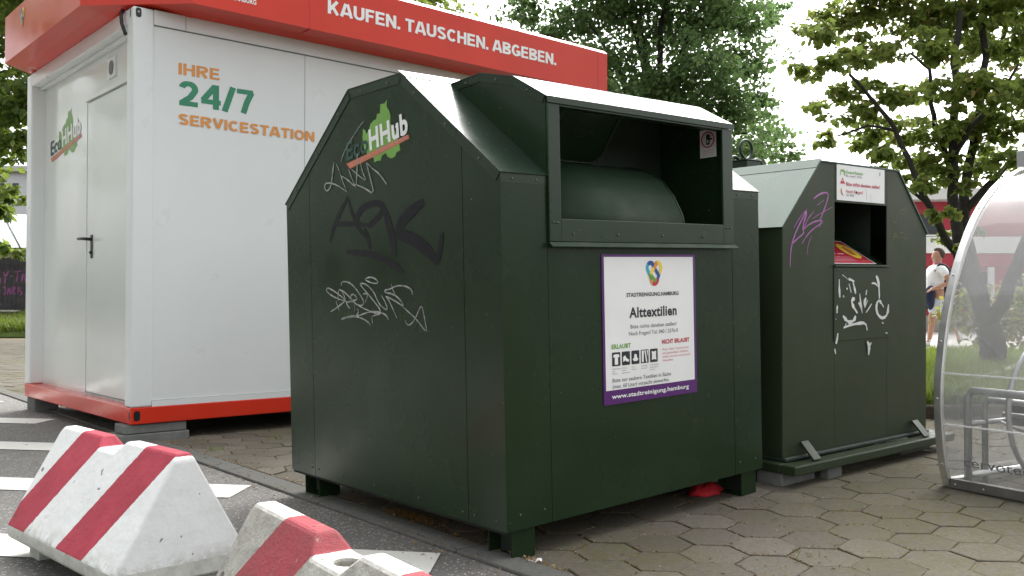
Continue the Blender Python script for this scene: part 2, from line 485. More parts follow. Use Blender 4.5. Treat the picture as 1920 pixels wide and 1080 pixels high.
LEAF_RUST = leaf_mat('russet_reflection_leaves', (0.075, 0.085, 0.025), (0.16, 0.075, 0.03), (0.22, 0.06, 0.03))
BLADE = leaf_mat('grass_blades', (0.070, 0.125, 0.020), (0.15, 0.20, 0.035), (0.28, 0.25, 0.09), 0.35)
BARK = plain('dark_bark', (0.028, 0.024, 0.020), 0.9, 0.4, 14, 0.8, 40)
LITTER = leaf_mat('dry_blossom_litter', (0.26, 0.16, 0.04), (0.20, 0.105, 0.025), (0.40, 0.31, 0.15), 0.1, (0.3, 0.18, 0.05))

def acrylic():
    t = NT('clear_acrylic')
    tr = t.n('ShaderNodeBsdfTransparent'); tr.inputs[0].default_value = (0.90, 0.91, 0.91, 1)
    gl = t.n('ShaderNodeBsdfGlossy'); gl.inputs['Roughness'].default_value = 0.06
    df = t.n('ShaderNodeBsdfTranslucent'); df.inputs[0].default_value = (0.7, 0.7, 0.7, 1)
    d2 = t.n('ShaderNodeBsdfDiffuse'); d2.inputs[0].default_value = (0.7, 0.7, 0.7, 1)
    ad = t.n('ShaderNodeMixShader'); ad.inputs[0].default_value = 0.5
    t.l(df.outputs[0], ad.inputs[1]); t.l(d2.outputs[0], ad.inputs[2])
    haze = t.n('ShaderNodeMixShader')
    t.l(t.ramp(t.noise(3, 5, 0.6), 0.3, 0.7, 0.14, 0.30), haze.inputs[0])
    t.l(tr.outputs[0], haze.inputs[1]); t.l(ad.outputs[0], haze.inputs[2])
    lw = t.n('ShaderNodeLayerWeight'); lw.inputs[0].default_value = 0.5
    fr = t.n('ShaderNodeMath', operation='MULTIPLY_ADD')
    t.l(t.math('POWER', lw.outputs['Facing'], 4.0), fr.inputs[0]); fr.inputs[1].default_value = 0.9; fr.inputs[2].default_value = 0.07
    m = t.n('ShaderNodeMixShader')
    t.l(fr.outputs[0], m.inputs[0]); t.l(haze.outputs[0], m.inputs[1]); t.l(gl.outputs[0], m.inputs[2])
    n = t.bump(t.noise(2.5, 2), 0.08, 0.05); t.l(n, gl.inputs['Normal'])
    t.l(m.outputs[0], t.out.inputs['Surface'])
    return t.mat
ACRYLIC = acrylic()

SCRATCH=[(1.6,[(0.816,1.473),(0.852,1.457),(0.917,1.413),(0.962,1.381),(1.001,1.336),(0.998,1.328)]),(3,[(1.058,1.336),(1.076,1.27),(1.085,1.239),(1.105,1.223),(1.124,1.221),(1.139,1.234),(1.135,1.252),(1.103,1.255),(1.035,1.239),(0.959,1.204)]),(2.4,[(0.959,1.204),(0.997,1.258),(1.014,1.295),(1.043,1.33)]),(3,[(1.007,1.275),(0.953,1.254),(0.89,1.215),(0.881,1.259),(0.874,1.348)]),(2.2,[(0.89,1.215),(0.917,1.251),(0.944,1.295)]),(2.4,[(0.922,1.293),(0.867,1.261),(0.805,1.231),(0.838,1.27),(0.851,1.308)]),(3,[(0.882,1.225),(0.827,1.209),(0.756,1.176),(0.778,1.234),(0.809,1.307)]),(3,[(0.809,1.307),(0.769,1.281),(0.716,1.254),(0.669,1.21)])]
SPRAY=[(7,[(1.111,1.007),(1.074,1.069),(1.017,1.131),(0.958,1.182)]),(6,[(0.958,1.182),(0.932,1.122),(0.889,1.058),(0.834,1.016)]),(6,[(1.08,1.079),(0.96,1.076),(0.808,1.061)]),(8,[(0.902,1.059),(0.881,1.118),(0.817,1.141),(0.732,1.144),(0.697,1.126),(0.71,1.101),(0.771,1.072),(0.808,1.057)]),(7,[(0.839,1.049),(0.81,1.008),(0.799,0.968)]),(11,[(0.691,1.122),(0.665,1.062),(0.638,1.0),(0.624,0.933)]),(13,[(0.431,1.125),(0.496,1.102),(0.562,1.069),(0.614,1.031)]),(15,[(0.62,1.018),(0.532,1.002),(0.437,0.964),(0.351,0.903)]),(8,[(0.351,0.903),(0.335,0.957),(0.32,1.007)]),(8,[(0.977,0.961),(0.862,0.953),(0.752,0.94),(0.659,0.911),(0.575,0.874)])]
SCRAWL=[(3,[(1.116,0.714),(1.09,0.723),(1.055,0.735),(1.01,0.754),(0.993,0.763),(1.003,0.786),(1.025,0.806),(1.044,0.807),(1.052,0.788),(1.051,0.76)]),(3,[(0.994,0.76),(1.059,0.771),(1.115,0.786),(1.146,0.803),(1.143,0.815),(1.114,0.812),(1.053,0.791),(0.993,0.766),(0.978,0.743),(0.96,0.731)]),(2.5,[(1.068,0.76),(1.055,0.737),(1.042,0.721)]),(3,[(1.024,0.823),(1.023,0.837),(0.996,0.842),(0.947,0.833),(0.901,0.805),(0.865,0.775),(0.848,0.753),(0.877,0.739),(0.934,0.758),(0.955,0.777),(0.938,0.791),(0.907,0.78),(0.902,0.766),(0.929,0.763),(0.956,0.758),(0.983,0.756)]),(3,[(1.041,0.807),(1.003,0.8),(0.96,0.777),(0.934,0.758),(0.872,0.736),(0.791,0.718),(0.732,0.711),(0.734,0.729),(0.755,0.745),(0.809,0.783),(0.879,0.827),(0.868,0.833),(0.827,0.827),(0.778,0.799),(0.759,0.772),(0.731,0.74)]),(2.5,[(0.855,0.788),(0.839,0.793),(0.824,0.786),(0.824,0.775),(0.846,0.753)]),(3,[(0.837,0.849),(0.806,0.857),(0.766,0.851),(0.744,0.837),(0.752,0.83),(0.787,0.832),(0.822,0.84),(0.839,0.846)]),(3,[(0.754,0.77),(0.74,0.751),(0.692,0.726),(0.682,0.735),(0.696,0.757),(0.722,0.784)]),(3,[(0.618,0.698),(0.649,0.738),(0.679,0.773),(0.7,0.783),(0.634,0.765),(0.574,0.743),(0.574,0.75),(0.601,0.773),(0.647,0.791),(0.697,0.794),(0.699,0.805),(0.665,0.807),(0.627,0.819),(0.585,0.822),(0.54,0.816),(0.513,0.801),(0.516,0.787)]),(2.2,[(0.653,0.828),(0.646,0.807),(0.628,0.791)]),(2.4,[(0.579,0.742),(0.534,0.719),(0.491,0.697),(0.423,0.645),(0.434,0.683),(0.45,0.738),(0.46,0.746),(0.476,0.728),(0.499,0.697),(0.532,0.673),(0.554,0.675),(0.563,0.69)]),(2.2,[(0.919,0.748),(0.923,0.719)]),(2.4,[(0.909,0.731),(0.888,0.722),(0.905,0.705),(0.921,0.702)]),(3,[(0.803,0.666),(0.828,0.682),(0.874,0.694),(0.926,0.7),(0.991,0.692),(1.035,0.681),(1.013,0.692),(0.937,0.7),(0.889,0.702),(0.832,0.716),(0.771,0.722),(0.722,0.717),(0.688,0.706),(0.677,0.69)]),(2.6,[(0.79,0.674),(0.795,0.696),(0.787,0.704),(0.732,0.711)])]
PURPLE=[(3.4,[(0.054,0.849),(0.057,0.903),(0.064,0.947),(0.084,0.987),(0.118,1.036),(0.151,1.074),(0.182,1.115),(0.172,1.078),(0.155,1.049),(0.151,1.017),(0.162,1.005),(0.104,0.976),(0.064,0.951)]),(2,[(0.084,1.027),(0.124,1.073),(0.182,1.115)]),(2.4,[(0.155,1.013),(0.172,1.05),(0.199,1.079),(0.238,1.109)]),(2.6,[(0.162,1.025),(0.199,1.047),(0.262,1.065),(0.304,1.067),(0.301,1.054),(0.241,1.032),(0.179,0.994),(0.145,0.957)]),(3,[(0.234,1.164),(0.276,1.187),(0.326,1.199),(0.351,1.195),(0.347,1.168),(0.319,1.121),(0.283,1.066)]),(1.6,[(0.262,1.135),(0.315,1.162)]),(1.8,[(0.224,1.072),(0.297,1.103),(0.383,1.132)]),(1.4,[(0.22,0.995),(0.192,0.957),(0.182,0.905)]),(2,[(0.287,1.066),(0.283,1.033)])]
FLAKES=[(5,[(0.435,0.794),(0.435,0.752),(0.44,0.707)]),(5,[(0.468,0.717),(0.474,0.708)]),(2,[(0.461,0.815),(0.517,0.789)]),(6,[(0.513,0.795),(0.532,0.791),(0.563,0.782)]),(5,[(0.551,0.778),(0.563,0.754),(0.574,0.724)]),(4,[(0.517,0.772),(0.536,0.729)]),(5,[(0.495,0.749),(0.506,0.748)]),(7,[(0.755,0.809),(0.775,0.787),(0.784,0.73),(0.784,0.695)]),(4,[(0.715,0.772),(0.743,0.774),(0.771,0.757)]),(6,[(0.784,0.69),(0.759,0.673),(0.758,0.634),(0.784,0.606),(0.825,0.596),(0.862,0.617),(0.87,0.666)]),(5,[(0.784,0.686),(0.8,0.677),(0.825,0.652)]),(6,[(0.567,0.699),(0.544,0.697),(0.54,0.682),(0.555,0.66),(0.59,0.629)]),(4,[(0.609,0.724),(0.617,0.68),(0.632,0.628)]),(6,[(0.6,0.681),(0.625,0.65)]),(4,[(0.671,0.74),(0.664,0.716)]),(7,[(0.664,0.703),(0.652,0.68),(0.656,0.654)]),(4,[(0.683,0.692),(0.656,0.658)]),(4,[(0.715,0.672),(0.679,0.64),(0.664,0.63)]),(6,[(0.465,0.62),(0.495,0.598),(0.525,0.584),(0.563,0.596),(0.574,0.617)]),(4.5,[(0.472,0.563),(0.517,0.572),(0.594,0.58),(0.664,0.58),(0.676,0.542)]),(4,[(0.495,0.585),(0.48,0.565)]),(4,[(0.42,0.672),(0.417,0.655),(0.417,0.634)]),(3,[(0.406,0.607),(0.411,0.605)]),(6,[(0.424,0.539),(0.42,0.517),(0.409,0.49)]),(4,[(0.398,0.467),(0.406,0.442)]),(6,[(0.676,0.488),(0.696,0.465),(0.688,0.422)]),(5,[(0.711,0.482),(0.696,0.456)]),(4,[(0.81,0.577),(0.823,0.571)]),(2.5,[(0.841,0.525),(0.862,0.521)])]
YELLOW=[(1.6,[(0.918,1.124),(0.923,1.082)]),(1.4,[(0.918,1.078),(0.96,1.081)]),(1.6,[(0.958,1.119),(0.989,1.127)]),(1.4,[(0.958,1.111),(0.96,1.093)]),(1.6,[(0.993,1.142),(0.998,1.089)]),(1.6,[(0.993,1.142),(1.051,1.154),(1.063,1.109)]),(1.8,[(1.003,1.125),(1.036,1.129)]),(1.6,[(0.918,0.98),(0.937,1.035),(0.965,0.998)]),(1.6,[(0.927,1.005),(0.96,1.008)]),(1.6,[(0.984,0.996),(0.989,1.031),(1.027,1.027)]),(1.6,[(1.041,1.065),(1.037,1.002)]),(1.6,[(1.003,1.006),(1.056,0.997)])]
LOGO=[(1,[(0.657,1.531),(0.66,1.506),(0.642,1.484),(0.635,1.467),(0.636,1.438),(0.613,1.411),(0.589,1.379),(0.578,1.346),(0.574,1.328),(0.598,1.324),(0.611,1.308),(0.636,1.304),(0.659,1.313),(0.674,1.329),(0.701,1.321),(0.708,1.304),(0.731,1.306),(0.755,1.302),(0.757,1.32),(0.777,1.326),(0.801,1.336),(0.811,1.348),(0.827,1.365),(0.836,1.407),(0.831,1.443),(0.814,1.434),(0.808,1.418),(0.79,1.43),(0.776,1.454),(0.755,1.464),(0.735,1.467),(0.727,1.486),(0.707,1.486),(0.703,1.52),(0.673,1.519)]),(2,[(0.935,1.295),(0.511,1.364),(0.518,1.38),(0.961,1.318)]),(3,[(0.957,1.331),(0.793,1.35),(0.958,1.401)]),(4,[(0.783,1.354),(0.518,1.388),(0.79,1.429)]),(5,[(0.925,1.302),(0.518,1.367),(0.934,1.314)])]

# ------------------------------------------------------------------ the setting: ground, road, pavement, kerb, path
KU = Vector((math.cos(0.69), math.sin(0.69)))      # across the kerb, towards the pavement
KV = Vector((-KU.y, KU.x))                          # along the kerb, away from the viewer
KP = Vector((-0.20, 3.22))                          # a point on the kerb's road edge
def st(x, y):
    d = Vector((x, y)) - KP
    return d.dot(KU), d.dot(KV)
def xy(s, t):
    p = KP + KU * s + KV * t
    return p.x, p.y
def smooth(a, b, x):
    k = max(0, min(1, (x - a) / (b - a)))
    return k * k * (3 - 2 * k)
def hgt(x, y):
    """height of the pavement: it climbs gently away from the kerb, level beside the container"""
    s, t = st(x, y)
    w = 1 - smooth(1.7, 3.0, t)
    return w * (0.0326 * max(0, min(3.4, s - 0.055)) + 0.0083 * max(-2, min(1.7, t + 0.22)) * smooth(0, 0.3, s))

m = MB()
m.poly([(-90, -8, -0.035), (90, -8, -0.035), (90, 160, -0.035), (-90, 160, -0.035)], EARTH)
tag(m.build('ground'), kind='structure')
m = MB()
a, b_, c_, d_ = xy(0, -9), xy(0, 26), xy(-14, 26), xy(-14, -9)
m.poly([(*p, 0.0) for p in (a, b_, c_, d_)], ASPHALT)
tag(m.build('road'), kind='structure')
# painted hatching: slanted bars ending at the kerb
for tip, n_ in (((-0.245, 3.21), 6), ((-1.23, 4.40), 6), ((-2.31, 5.66), 6), ((-3.385, 6.93), 6), ((-4.46, 8.19), 6)):
    m = MB()
    dirv = Vector((-0.987, 0.16)); tip = Vector(tip)
    low = tip + Vector((-0.02, -0.275))
    pts = [tip, tip + dirv * 5.0, low + dirv * 5.0, low]
    m.poly([(p.x, p.y, 0.004) for p in reversed(pts)], ROAD_PAINT)
    tag(m.build('road_marking'), kind='structure')
# pavement: soil bed, hexagonal pavers laid on it, kerb stones flush with the road
m = MB()
S = [0.0, 0.055, 0.13] + [0.13 + i * 0.3 for i in range(1, 12)] + [5, 8, 14, 40]
T = [-9, -4, -2, -1.5, -1, -.5, 0, .5, 1, 1.5, 1.7, 1.9, 2.1, 2.3, 2.5, 2.7, 3, 4, 6, 9, 14, 26]
vs = []
for s in S:
    for t in T:
        x, y = xy(s, t); vs.append((x, y, hgt(x, y) - 0.0055))
fs = [(i*len(T)+j, (i+1)*len(T)+j, (i+1)*len(T)+j+1, i*len(T)+j+1) for i in range(len(S)-1) for j in range(len(T)-1)]
m.add(vs, fs, SOIL)
tag(m.build('pavement_bed'), kind='structure')

rng = random.Random(3)
JOINTS = []
m = MB()
RAD = 0.120
ang0 = R(-9)
ex, ey = Vector((math.cos(ang0), math.sin(ang0))), Vector((-math.sin(ang0), math.cos(ang0)))
for i in range(-82, 95):
    for j in range(-12, 130):
        c = ex * (i * 1.5 * RAD) + ey * ((j + 0.5 * (i % 2)) * math.sqrt(3) * RAD)
        s, t = st(c.x, c.y)
        if s < 0.02 or c.y < 1.6 or c.y > 23 or abs(c.x) > 0.62 * c.y + 0.6: continue
        if c.x > 1.5 and c.y > 6.1: continue
        near = c.y < 9
        rr = RAD * (0.982 + rng.uniform(-0.012, 0.008))
        c = c + Vector((rng.uniform(-1, 1), rng.uniform(-1, 1))) * 0.004
        tw = rng.uniform(-0.03, 0.03)
        hexa = []
        for k in range(6):
            w = ang0 + tw + k * math.pi / 3
            hexa.append((c.x + rr * math.cos(w), c.y + rr * math.sin(w)))
        hexa = clip(hexa, -KU.x, -KU.y, -(KP.dot(KU) + 0.135))
        if len(hexa) < 3: continue
        h0 = rng.uniform(-0.002, 0.002); tx, ty = rng.uniform(-.012, .012), rng.uniform(-.012, .012)
        z = lambda p: hgt(*p) + h0 + tx * (p[0] - c.x) + ty * (p[1] - c.y)
        n = len(hexa)
        cen = (sum(p[0] for p in hexa)/n, sum(p[1] for p in hexa)/n)
        inn = [(cen[0] + (p[0]-cen[0])*0.965, cen[1] + (p[1]-cen[1])*0.965) for p in hexa]
        vv = [(*p, z(p)) for p in inn] + [(*p, z(p) - 0.0025) for p in hexa] + [(*p, z(p) - 0.02) for p in hexa]
        ff = [list(range(n))] + [(n+q, n+(q+1)%n, (q+1)%n, q) for q in range(n)]
        if near: ff += [(2*n+q, 2*n+(q+1)%n, n+(q+1)%n, n+q) for q in range(n)]
        m.add(vv, ff, PAVER)
        if c.y < 6.5: JOINTS.append((cen, hexa))
tag(m.build('pavement'), kind='structure')
m = MB()
t = -5.0
while t < 26:
    ln = 0.994
    w0, w1 = 0.004, 0.118
    x0 = [xy(w0, t), xy(w1, t), xy(w1, t + ln), xy(w0, t + ln)]
    top = [(*p, 0.012 + max(0, hgt(*p)) * 0.5) for p in x0]
    bot = [(*p, -0.03) for p in x0]
    m.add(top + bot, [(0,1,2,3),(4,5,1,0),(5,6,2,1),(6,7,3,2),(7,4,0,3)], KERB_STONE)
    t += 1.0
tag(m.build('kerb', bevel=0.006), kind='structure')
# grass bed behind the bins with its edging, pale path, strip of grass far left
m = MB()
m.box((1.75, 6.0, -0.03), (14, 6.08, 0.205), EARTH)
tag(m.build('bed_edging', bevel=0.015), kind='structure')
m = MB()
m.add([(1.75, 6.08, .195), (16, 6.08, .195), (22, 12.6, .19), (1.75, 12.6, .19)], [(0,1,2,3)], GRASS_BASE)
tag(m.build('grass_bed'), kind='structure')
m = MB()
m.add([(1.2, 12.6, .165), (40, 12.6, .165), (50, 23, .165), (1.2, 23, .165)], [(0,1,2,3)], PATH)
tag(m.build('path'), kind='structure')
m = MB()
m.add([(-25, 23.5, .02), (-8, 23.5, .02), (-8, 23.6, .14), (-25, 23.6, .14), (-8, 26, .45), (-25, 26, .45), (-8, 34, .5), (-25, 34, .5)],
      [(0,1,2,3), (3,2,4,5), (5,4,6,7)], GRASS_BASE)
tag(m.build('grass_bank'), kind='structure')
def grass(name, n, where, h0, h1, seed, wid=0.007):
    rg = random.Random(seed); m = MB()
    for _ in range(n):
        x, y, z = where(rg)
        h = rg.uniform(h0, h1); w = rg.uniform(0, 6.28); lx, ly = math.cos(w), math.sin(w)
        b = h * rg.uniform(0.1, 0.7); w2 = rg.uniform(0, 6.28); wx, wy = wid*math.cos(w2), wid*math.sin(w2)
        m.add([(x-wx, y-wy, z), (x+wx, y+wy, z), (x+wx*.7+lx*b*.4, y+wy*.7+ly*b*.4, z+h*.6), (x-wx*.7+lx*b*.4, y-wy*.7+ly*b*.4, z+h*.6), (x+lx*b, y+ly*b, z+h)],
              [(0,1,2,3), (3,2,4)], BLADE)
    return tag(m.build(name), kind='stuff')
def w1(rg):
    y = 6.08 + (rg.random() ** 1.4) * 6.3
    return rg.uniform(0.42 * y - 0.4, 0.58 * y), y, .19
grass('grass', 17000, w1, 0.05, 0.17, 11)
def w2(rg):
    y = 23.6 + 2.4 * rg.random()
    return rg.uniform(-0.57 * y, -0.51 * y), y, .14 + .31 * (y - 23.6) / 2.4
grass('grass', 4000, w2, 0.10, 0.32, 12, 0.014)
# dry blossom and leaf litter blown into the joints and along the kerb
rg = random.Random(5); m = MB()
spots = [xy(rg.uniform(-0.03, 0.5), rg.uniform(-1.5, 1.5)) for _ in range(10)] + [(rg.uniform(0.4, 2.2), rg.uniform(2.4, 4.6)) for _ in range(16)]
for k in range(13000):
    u = rg.random()
    if k > 2600:
        cen, hx = rg.choice(JOINTS); u = 0.9
        if math.sin(cen[0] * 2.3 + 1.0) + math.sin(cen[1] * 1.9 + cen[0]) + math.sin(cen[0]*5.1 - cen[1]*3.3) * .6 < rg.uniform(-.3, 1.2): continue
        q = rg.randrange(len(hx)); t_ = rg.random(); a_, b_ = hx[q], hx[(q+1) % len(hx)]
        x, y = a_[0] + (b_[0]-a_[0])*t_ + rg.gauss(0, .005), a_[1] + (b_[1]-a_[1])*t_ + rg.gauss(0, .005)
    elif u < 0.30:
        x, y = xy(rg.gauss(-0.03, 0.05), rg.uniform(-2.5, 6))
    elif u < 0.42:
        x, y = xy(rg.gauss(0.13, 0.02), rg.uniform(-2.5, 6))
    elif u < 0.68:
        c = rg.choice(spots); x, y = c[0] + rg.gauss(0, .12), c[1] + rg.gauss(0, .12)
    else:
        y = rg.uniform(1.9, 7.5); x = rg.uniform(-.58, .62) * y
    s, t = st(x, y)
    z = (hgt(x, y) if s > 0.13 else 0.013 if s > 0 else 0.004) + 0.002
    if u > 0.42 and s < 0 and rg.random() < 0.6: continue
    a = rg.uniform(0, 6.28); L = rg.uniform(.003, .011) * (.75 if k > 2600 else 1); W = rg.uniform(.0015, .004)
    dx, dy = math.cos(a), math.sin(a)
    m.add([(x-dx*L, y-dy*L, z), (x-dy*W, y+dx*W, z+.003), (x+dx*L, y+dy*L, z), (x+dy*W, y-dx*W, z+.001)], [(0,3,2,1)], LITTER)
tag(m.build('leaf_litter'), kind='stuff')
rg = random.Random(9); m = MB()
for (cx_, cy_, n_, sp) in ((-0.40, 3.72, 620, .05), (0.06, 3.1, 60, .03)):
    for _ in range(n_):
        a_ = rg.gauss(0, sp * 1.8); q = rg.gauss(0, sp * .4)
        x, y = cx_ + KV.x * a_ + KU.x * q, cy_ + KV.y * a_ + KU.y * q
        h = rg.uniform(.001, .005); a = rg.uniform(0, 6.28)
        m.add([(x, y, .012), (x + .006*math.cos(a), y + .006*math.sin(a), .012), (x + .012*math.cos(a+.7), y + .012*math.sin(a+.7), .014 + h)], [(0,1,2)], LITTER)
tag(m.build('moss'), kind='stuff')
rg = random.Random(19); m = MB()
for (px_, py_, n_) in ((-1.72, 5.45, 30), (-1.5, 5.9, 18), (-1.95, 5.75, 12), (.95, 3.1, 10)):
    for _ in range(n_):
        x, y = px_ + rg.gauss(0, .04), py_ + rg.gauss(0, .04); z = hgt(x, y) - .004
        a = rg.uniform(0, 6.28); h = rg.uniform(.01, .045)
        m.add([(x-.002, y, z), (x+.002, y, z), (x + .02*math.cos(a), y + .02*math.sin(a), z + h)], [(0,1,2)], BLADE)
tag(m.build('weeds'), kind='stuff')

# ------------------------------------------------------------------ service container
yawc = 0.7222
cu_, cv_ = Vector((math.cos(yawc), math.sin(yawc), 0)), Vector((-math.sin(yawc), math.cos(yawc), 0))
def frame(U, V, N, O):
    M = Matrix.Identity(4)
    for i in range(3):
        M[i][0], M[i][1], M[i][2], M[i][3] = U[i], V[i], N[i], O[i]
    return M
CO = Vector((-2.3492, 5.7414, 0.1123))
CL, CW, FO, FB, FT = 4.345, 2.44, 0.229, 2.618, 3.003
box = empty('service_container', frame(cu_, cv_, Vector((0, 0, 1)), CO), 'white container kiosk with red roof band and red base on concrete blocks', 'container')
m = MB()                                            # red floor frame
m.box((0, 0, 0), (CL, .12, .104), RED_PAINT); m.box((0, CW-.12, 0), (CL, CW, .104), RED_PAINT)
m.box((0, .12, 0), (.12, CW-.12, .104), RED_PAINT); m.box((CL-.12, .12, 0), (CL, CW-.12, .104), RED_PAINT)
m.box((.12, .12, .02), (CL-.12, CW-.12, .10), BLACK)
base = m.build('base_frame', box, 0.006)
m = MB()
def oval(M, cx, cy, rx, ry, fn, mat, lift, n=18):
    pts = [(cx + rx * (abs(math.cos(a))**.6) * (1 if math.cos(a) > 0 else -1), cy + ry * (abs(math.sin(a))**.6) * (1 if math.sin(a) > 0 else -1)) for a in [2*math.pi*k/n for k in range(n)]]
    M.poly([fn(x, y, lift) for x, y in pts], mat)
    return pts
rf = lambda u, c, l=0: (u, -l, c)                   # on the long side (seen on the right)
lf = lambda v, c, l=0: (-l, v, c)                   # on the end with the door (seen on the left)
def ring(M, cx, cy, rx, ry, w, fn, mat, lift):
    o = [(cx + (rx+w) * math.cos(a), cy + (ry+w) * math.sin(a)) for a in [2*math.pi*k/24 for k in range(24)]]
    i = [(cx + rx * math.cos(a), cy + ry * math.sin(a)) for a in [2*math.pi*k/24 for k in range(24)]]
    M.add([fn(*p, lift) for p in o + i], [(k, (k+1)%24, 24+(k+1)%24, 24+k) for k in range(24)], mat)
oval(m, .038, .052, .020, .031, rf, HOLE, .0015)

m.build('casting_hole', base); m = MB()
oval(m, .030, .052, .008, .030, lf, HOLE, .0015)
ring(m, .030, .052, .008, .030, .002, lf, ALU, .0025)
m.build('casting_hole', base)
for (u0, u1, v0, v1) in ((0, .131, 0, .117), (0, .131, 2.30, CW), (CL-.131, CL, 0, .117), (CL-.131, CL, CW-.117, CW)):
    m = MB(); m.box((u0, v0, .104), (u1, v1, 2.60), WHITE_WALL); m.build('corner_post', box, 0.012)
m = MB()
oval(m, .032, 2.562, .018, .030, rf, BLACK, .0015)
m.ball((.032, -.002, 2.565), .008, STEEL)
m.build('casting_hole', box); m = MB()
oval(m, .05, 2.567, .007, .03, lf, BLACK, .0015)
m.build('casting_hole', box)
m = MB()
m.tube([(-.015, .135, 2.60), (-.03, .133, 2.565), (-.028, .125, 2.51), (-.012, .117, 2.455), (-.006, .112, 2.44)], .012, BLACK)
m.build('cable', box)
m = MB()
m.box((.131, .012, .142), (CL-.131, .08, 2.5), WHITE_WALL)
m.box((.131, .004, .104), (CL-.131, .08, .140), WHITE_WALL)
u = 1.193
while u < CL - .2:
    m.box((u-.0022, .0105, .142), (u+.0022, .02, 2.5), SEAM_LIGHT); u += 1.15
m.box((.131, .0085, 2.4985), (CL-.131, .02, 2.5065), SEAM)
m.box((.131, .004, 2.5065), (CL-.131, .08, 2.60), WHITE_WALL)
m.box((.332, .0025, 2.5065), (.3345, .01, 2.60), SEAM)
m.box((CL-.08, .117, .104), (CL-.01, CW-.117, 2.60), WHITE_WALL)
m.box((.131, CW-.08, .104), (CL-.131, CW-.01, 2.60), WHITE_WALL)
wall = m.build('wall', box)
m = MB()
block_text(m, 'IHRE', (.290, 2.219), (.565, 2.223), (.290, 2.294), rf, VINYL_ORANGE, -.0108)
m.build('lettering', box); m = MB()
block_text(m, '24/7', (.292, 2.022), (.807, 2.029), (.292, 2.183), rf, VINYL_DKGREEN, -.0108)
m.build('lettering', box); m = MB()
block_text(m, 'SERVICESTATION', (.292, 1.899), (1.269, 1.898), (.292, 1.968), rf, VINYL_ORANGE, -.0088)
m.build('lettering', box)
m = MB()                                            # recessed end wall
m.box((.10, .117, .104), (.15, 2.30, 2.5), WHITE_GLOSS)
m.build('end_wall', box)
m = MB(); m.box((.0, .117, 2.5), (.15, 2.30, 2.60), WHITE_WALL); m.box((.06, .117, 2.478), (.10, 2.30, 2.5), WHITE_WALL); m.build('lintel', box, .006)
m = MB(); m.box((.088, .200, .118), (.0985, 1.165, 2.19), WHITE_GLOSS)
door = m.build('door', box, .003)
m = MB()
m.box((.070, .19, 2.196), (.0985, 1.18, 2.222), WHITE_GLOSS); m.box((.084, 1.1675, .118), (.0985, 1.180, 2.19), WHITE_GLOSS); m.box((.074, .19, .104), (.0985, 1.18, .116), STEEL)
m.build('door_frame', box)
m = MB()
m.box((.080, 1.032, 1.07), (.0875, 1.066, 1.235), BLACK)
m.tube([(.080, 1.049, 1.205), (.035, 1.049, 1.205), (.032, 1.06, 1.207), (.032, 1.175, 1.212)], .0115, BLACK)
m.ball((.079, 1.049, 1.11), .012, BLACK)
m.build('door_handle', door, .004)
m = MB()
m.box((.088, .60, 2.285), (.0995, .745, 2.425), VINYL_GREY if False else WHITE_WALL)
v = [(.0875, .672 + .05*math.cos(a), 2.355 + .05*math.sin(a)) for a in [2*math.pi*k/24 for k in range(24)]]
m.poly(v[::-1], SEAM)
for k in range(-4, 5):
    hw = math.sqrt(max(0, .05**2 - (k*.011)**2)); m.box((.083, .672-hw, 2.353 + k*.011), (.087, .672+hw, 2.357 + k*.011), STEEL)
m.build('vent', box, .003)

def logo(M, fn, lift, hub, flip=None):
    """green city outline with slanted lettering over an orange bar; fn places logo coordinates"""
    for kk, pts in LOGO:
        if kk == 1: M.poly([fn(*p, lift) for p in pts], VINYL_GREEN)
        if kk == 2: M.poly([fn(*p, lift + .0008) for p in pts], VINYL_RUST)
        if kk == 3: M.text('Eco', *pts, fn, VINYL_TEAL, .02, lift + .0016)
        if kk == 4: M.text('HHub', *pts, fn, hub, .035, lift + .0016)
        if kk == 5: M.text('EIN ANGEBOT DER STADTREINIGUNG HAMBURG', *pts, fn, VINYL_PINK, .0, lift + .0016)
m = MB()
kx = (2.09 - 1.344) / (.94 - .514)
lfn = lambda b, c, l=0: (.0995 - l, 1.344 + (b - .514) * kx, 1.885 + (c - 1.305) * 1.52)
logo(m, lfn, .0015, VINYL_WHITE)
m.build('logo', box)
# roof band
def fascia(FO, k):
    return [(-FO, CW + FO - k), (-FO, -FO + k), (-FO + k, -FO), (CL + FO - k, -FO), (CL + FO, -FO + k), (CL + FO, CW + FO - k), (CL + FO - k, CW + FO), (-FO + k, CW + FO)]
o8 = fascia(FO, .514)
def inset(d):
    return fascia(FO - d, .514 - d * 0.586)
m = MB()
rings = [(inset(0), FB), (inset(0), FT - .03), (inset(.03), FT), (inset(.12), FT), (inset(.12), FT - .1)]
lower = [(inset(0), FB), (inset(.13), FB - .006), (inset(.215), FB - .022), (inset(.29), FB - .01)]
for seq, mat_ in ((rings, RED_PAINT), (lower, RED_PAINT)):
    for (p, z0), (q, z1) in zip(seq, seq[1:]):
        m.add([(*a, z0) for a in p] + [(*a, z1) for a in q], [(i, (i+1)%8, 8+(i+1)%8, 8+i) for i in range(8)], mat_)
m.poly([(*a, FT - .1) for a in inset(.12)], SEAM)
for u in (1.097, 3.94):
    m.box((u-.002, -FO-.0012, FB), (u+.002, -FO+.002, FT-.03), VINYL_RED); m.box((u-.003, -FO+.0, FB-.008), (u+.003, -FO+.2, FB-.002), VINYL_RED)
fas = m.build('fascia', box)
ff = lambda u, c, l=0: (u, -FO - l, c)
fl = lambda v, c, l=0: (-FO - l, v, c)
m = MB()
block_text(m, 'KAUFEN. TAUSCHEN. ABGEBEN.', (1.234, 2.752), (3.427, 2.763), (1.234, 2.846), ff, VINYL_WHITE, .0015, .08, .30)
m.build('lettering', fas)
m = MB()
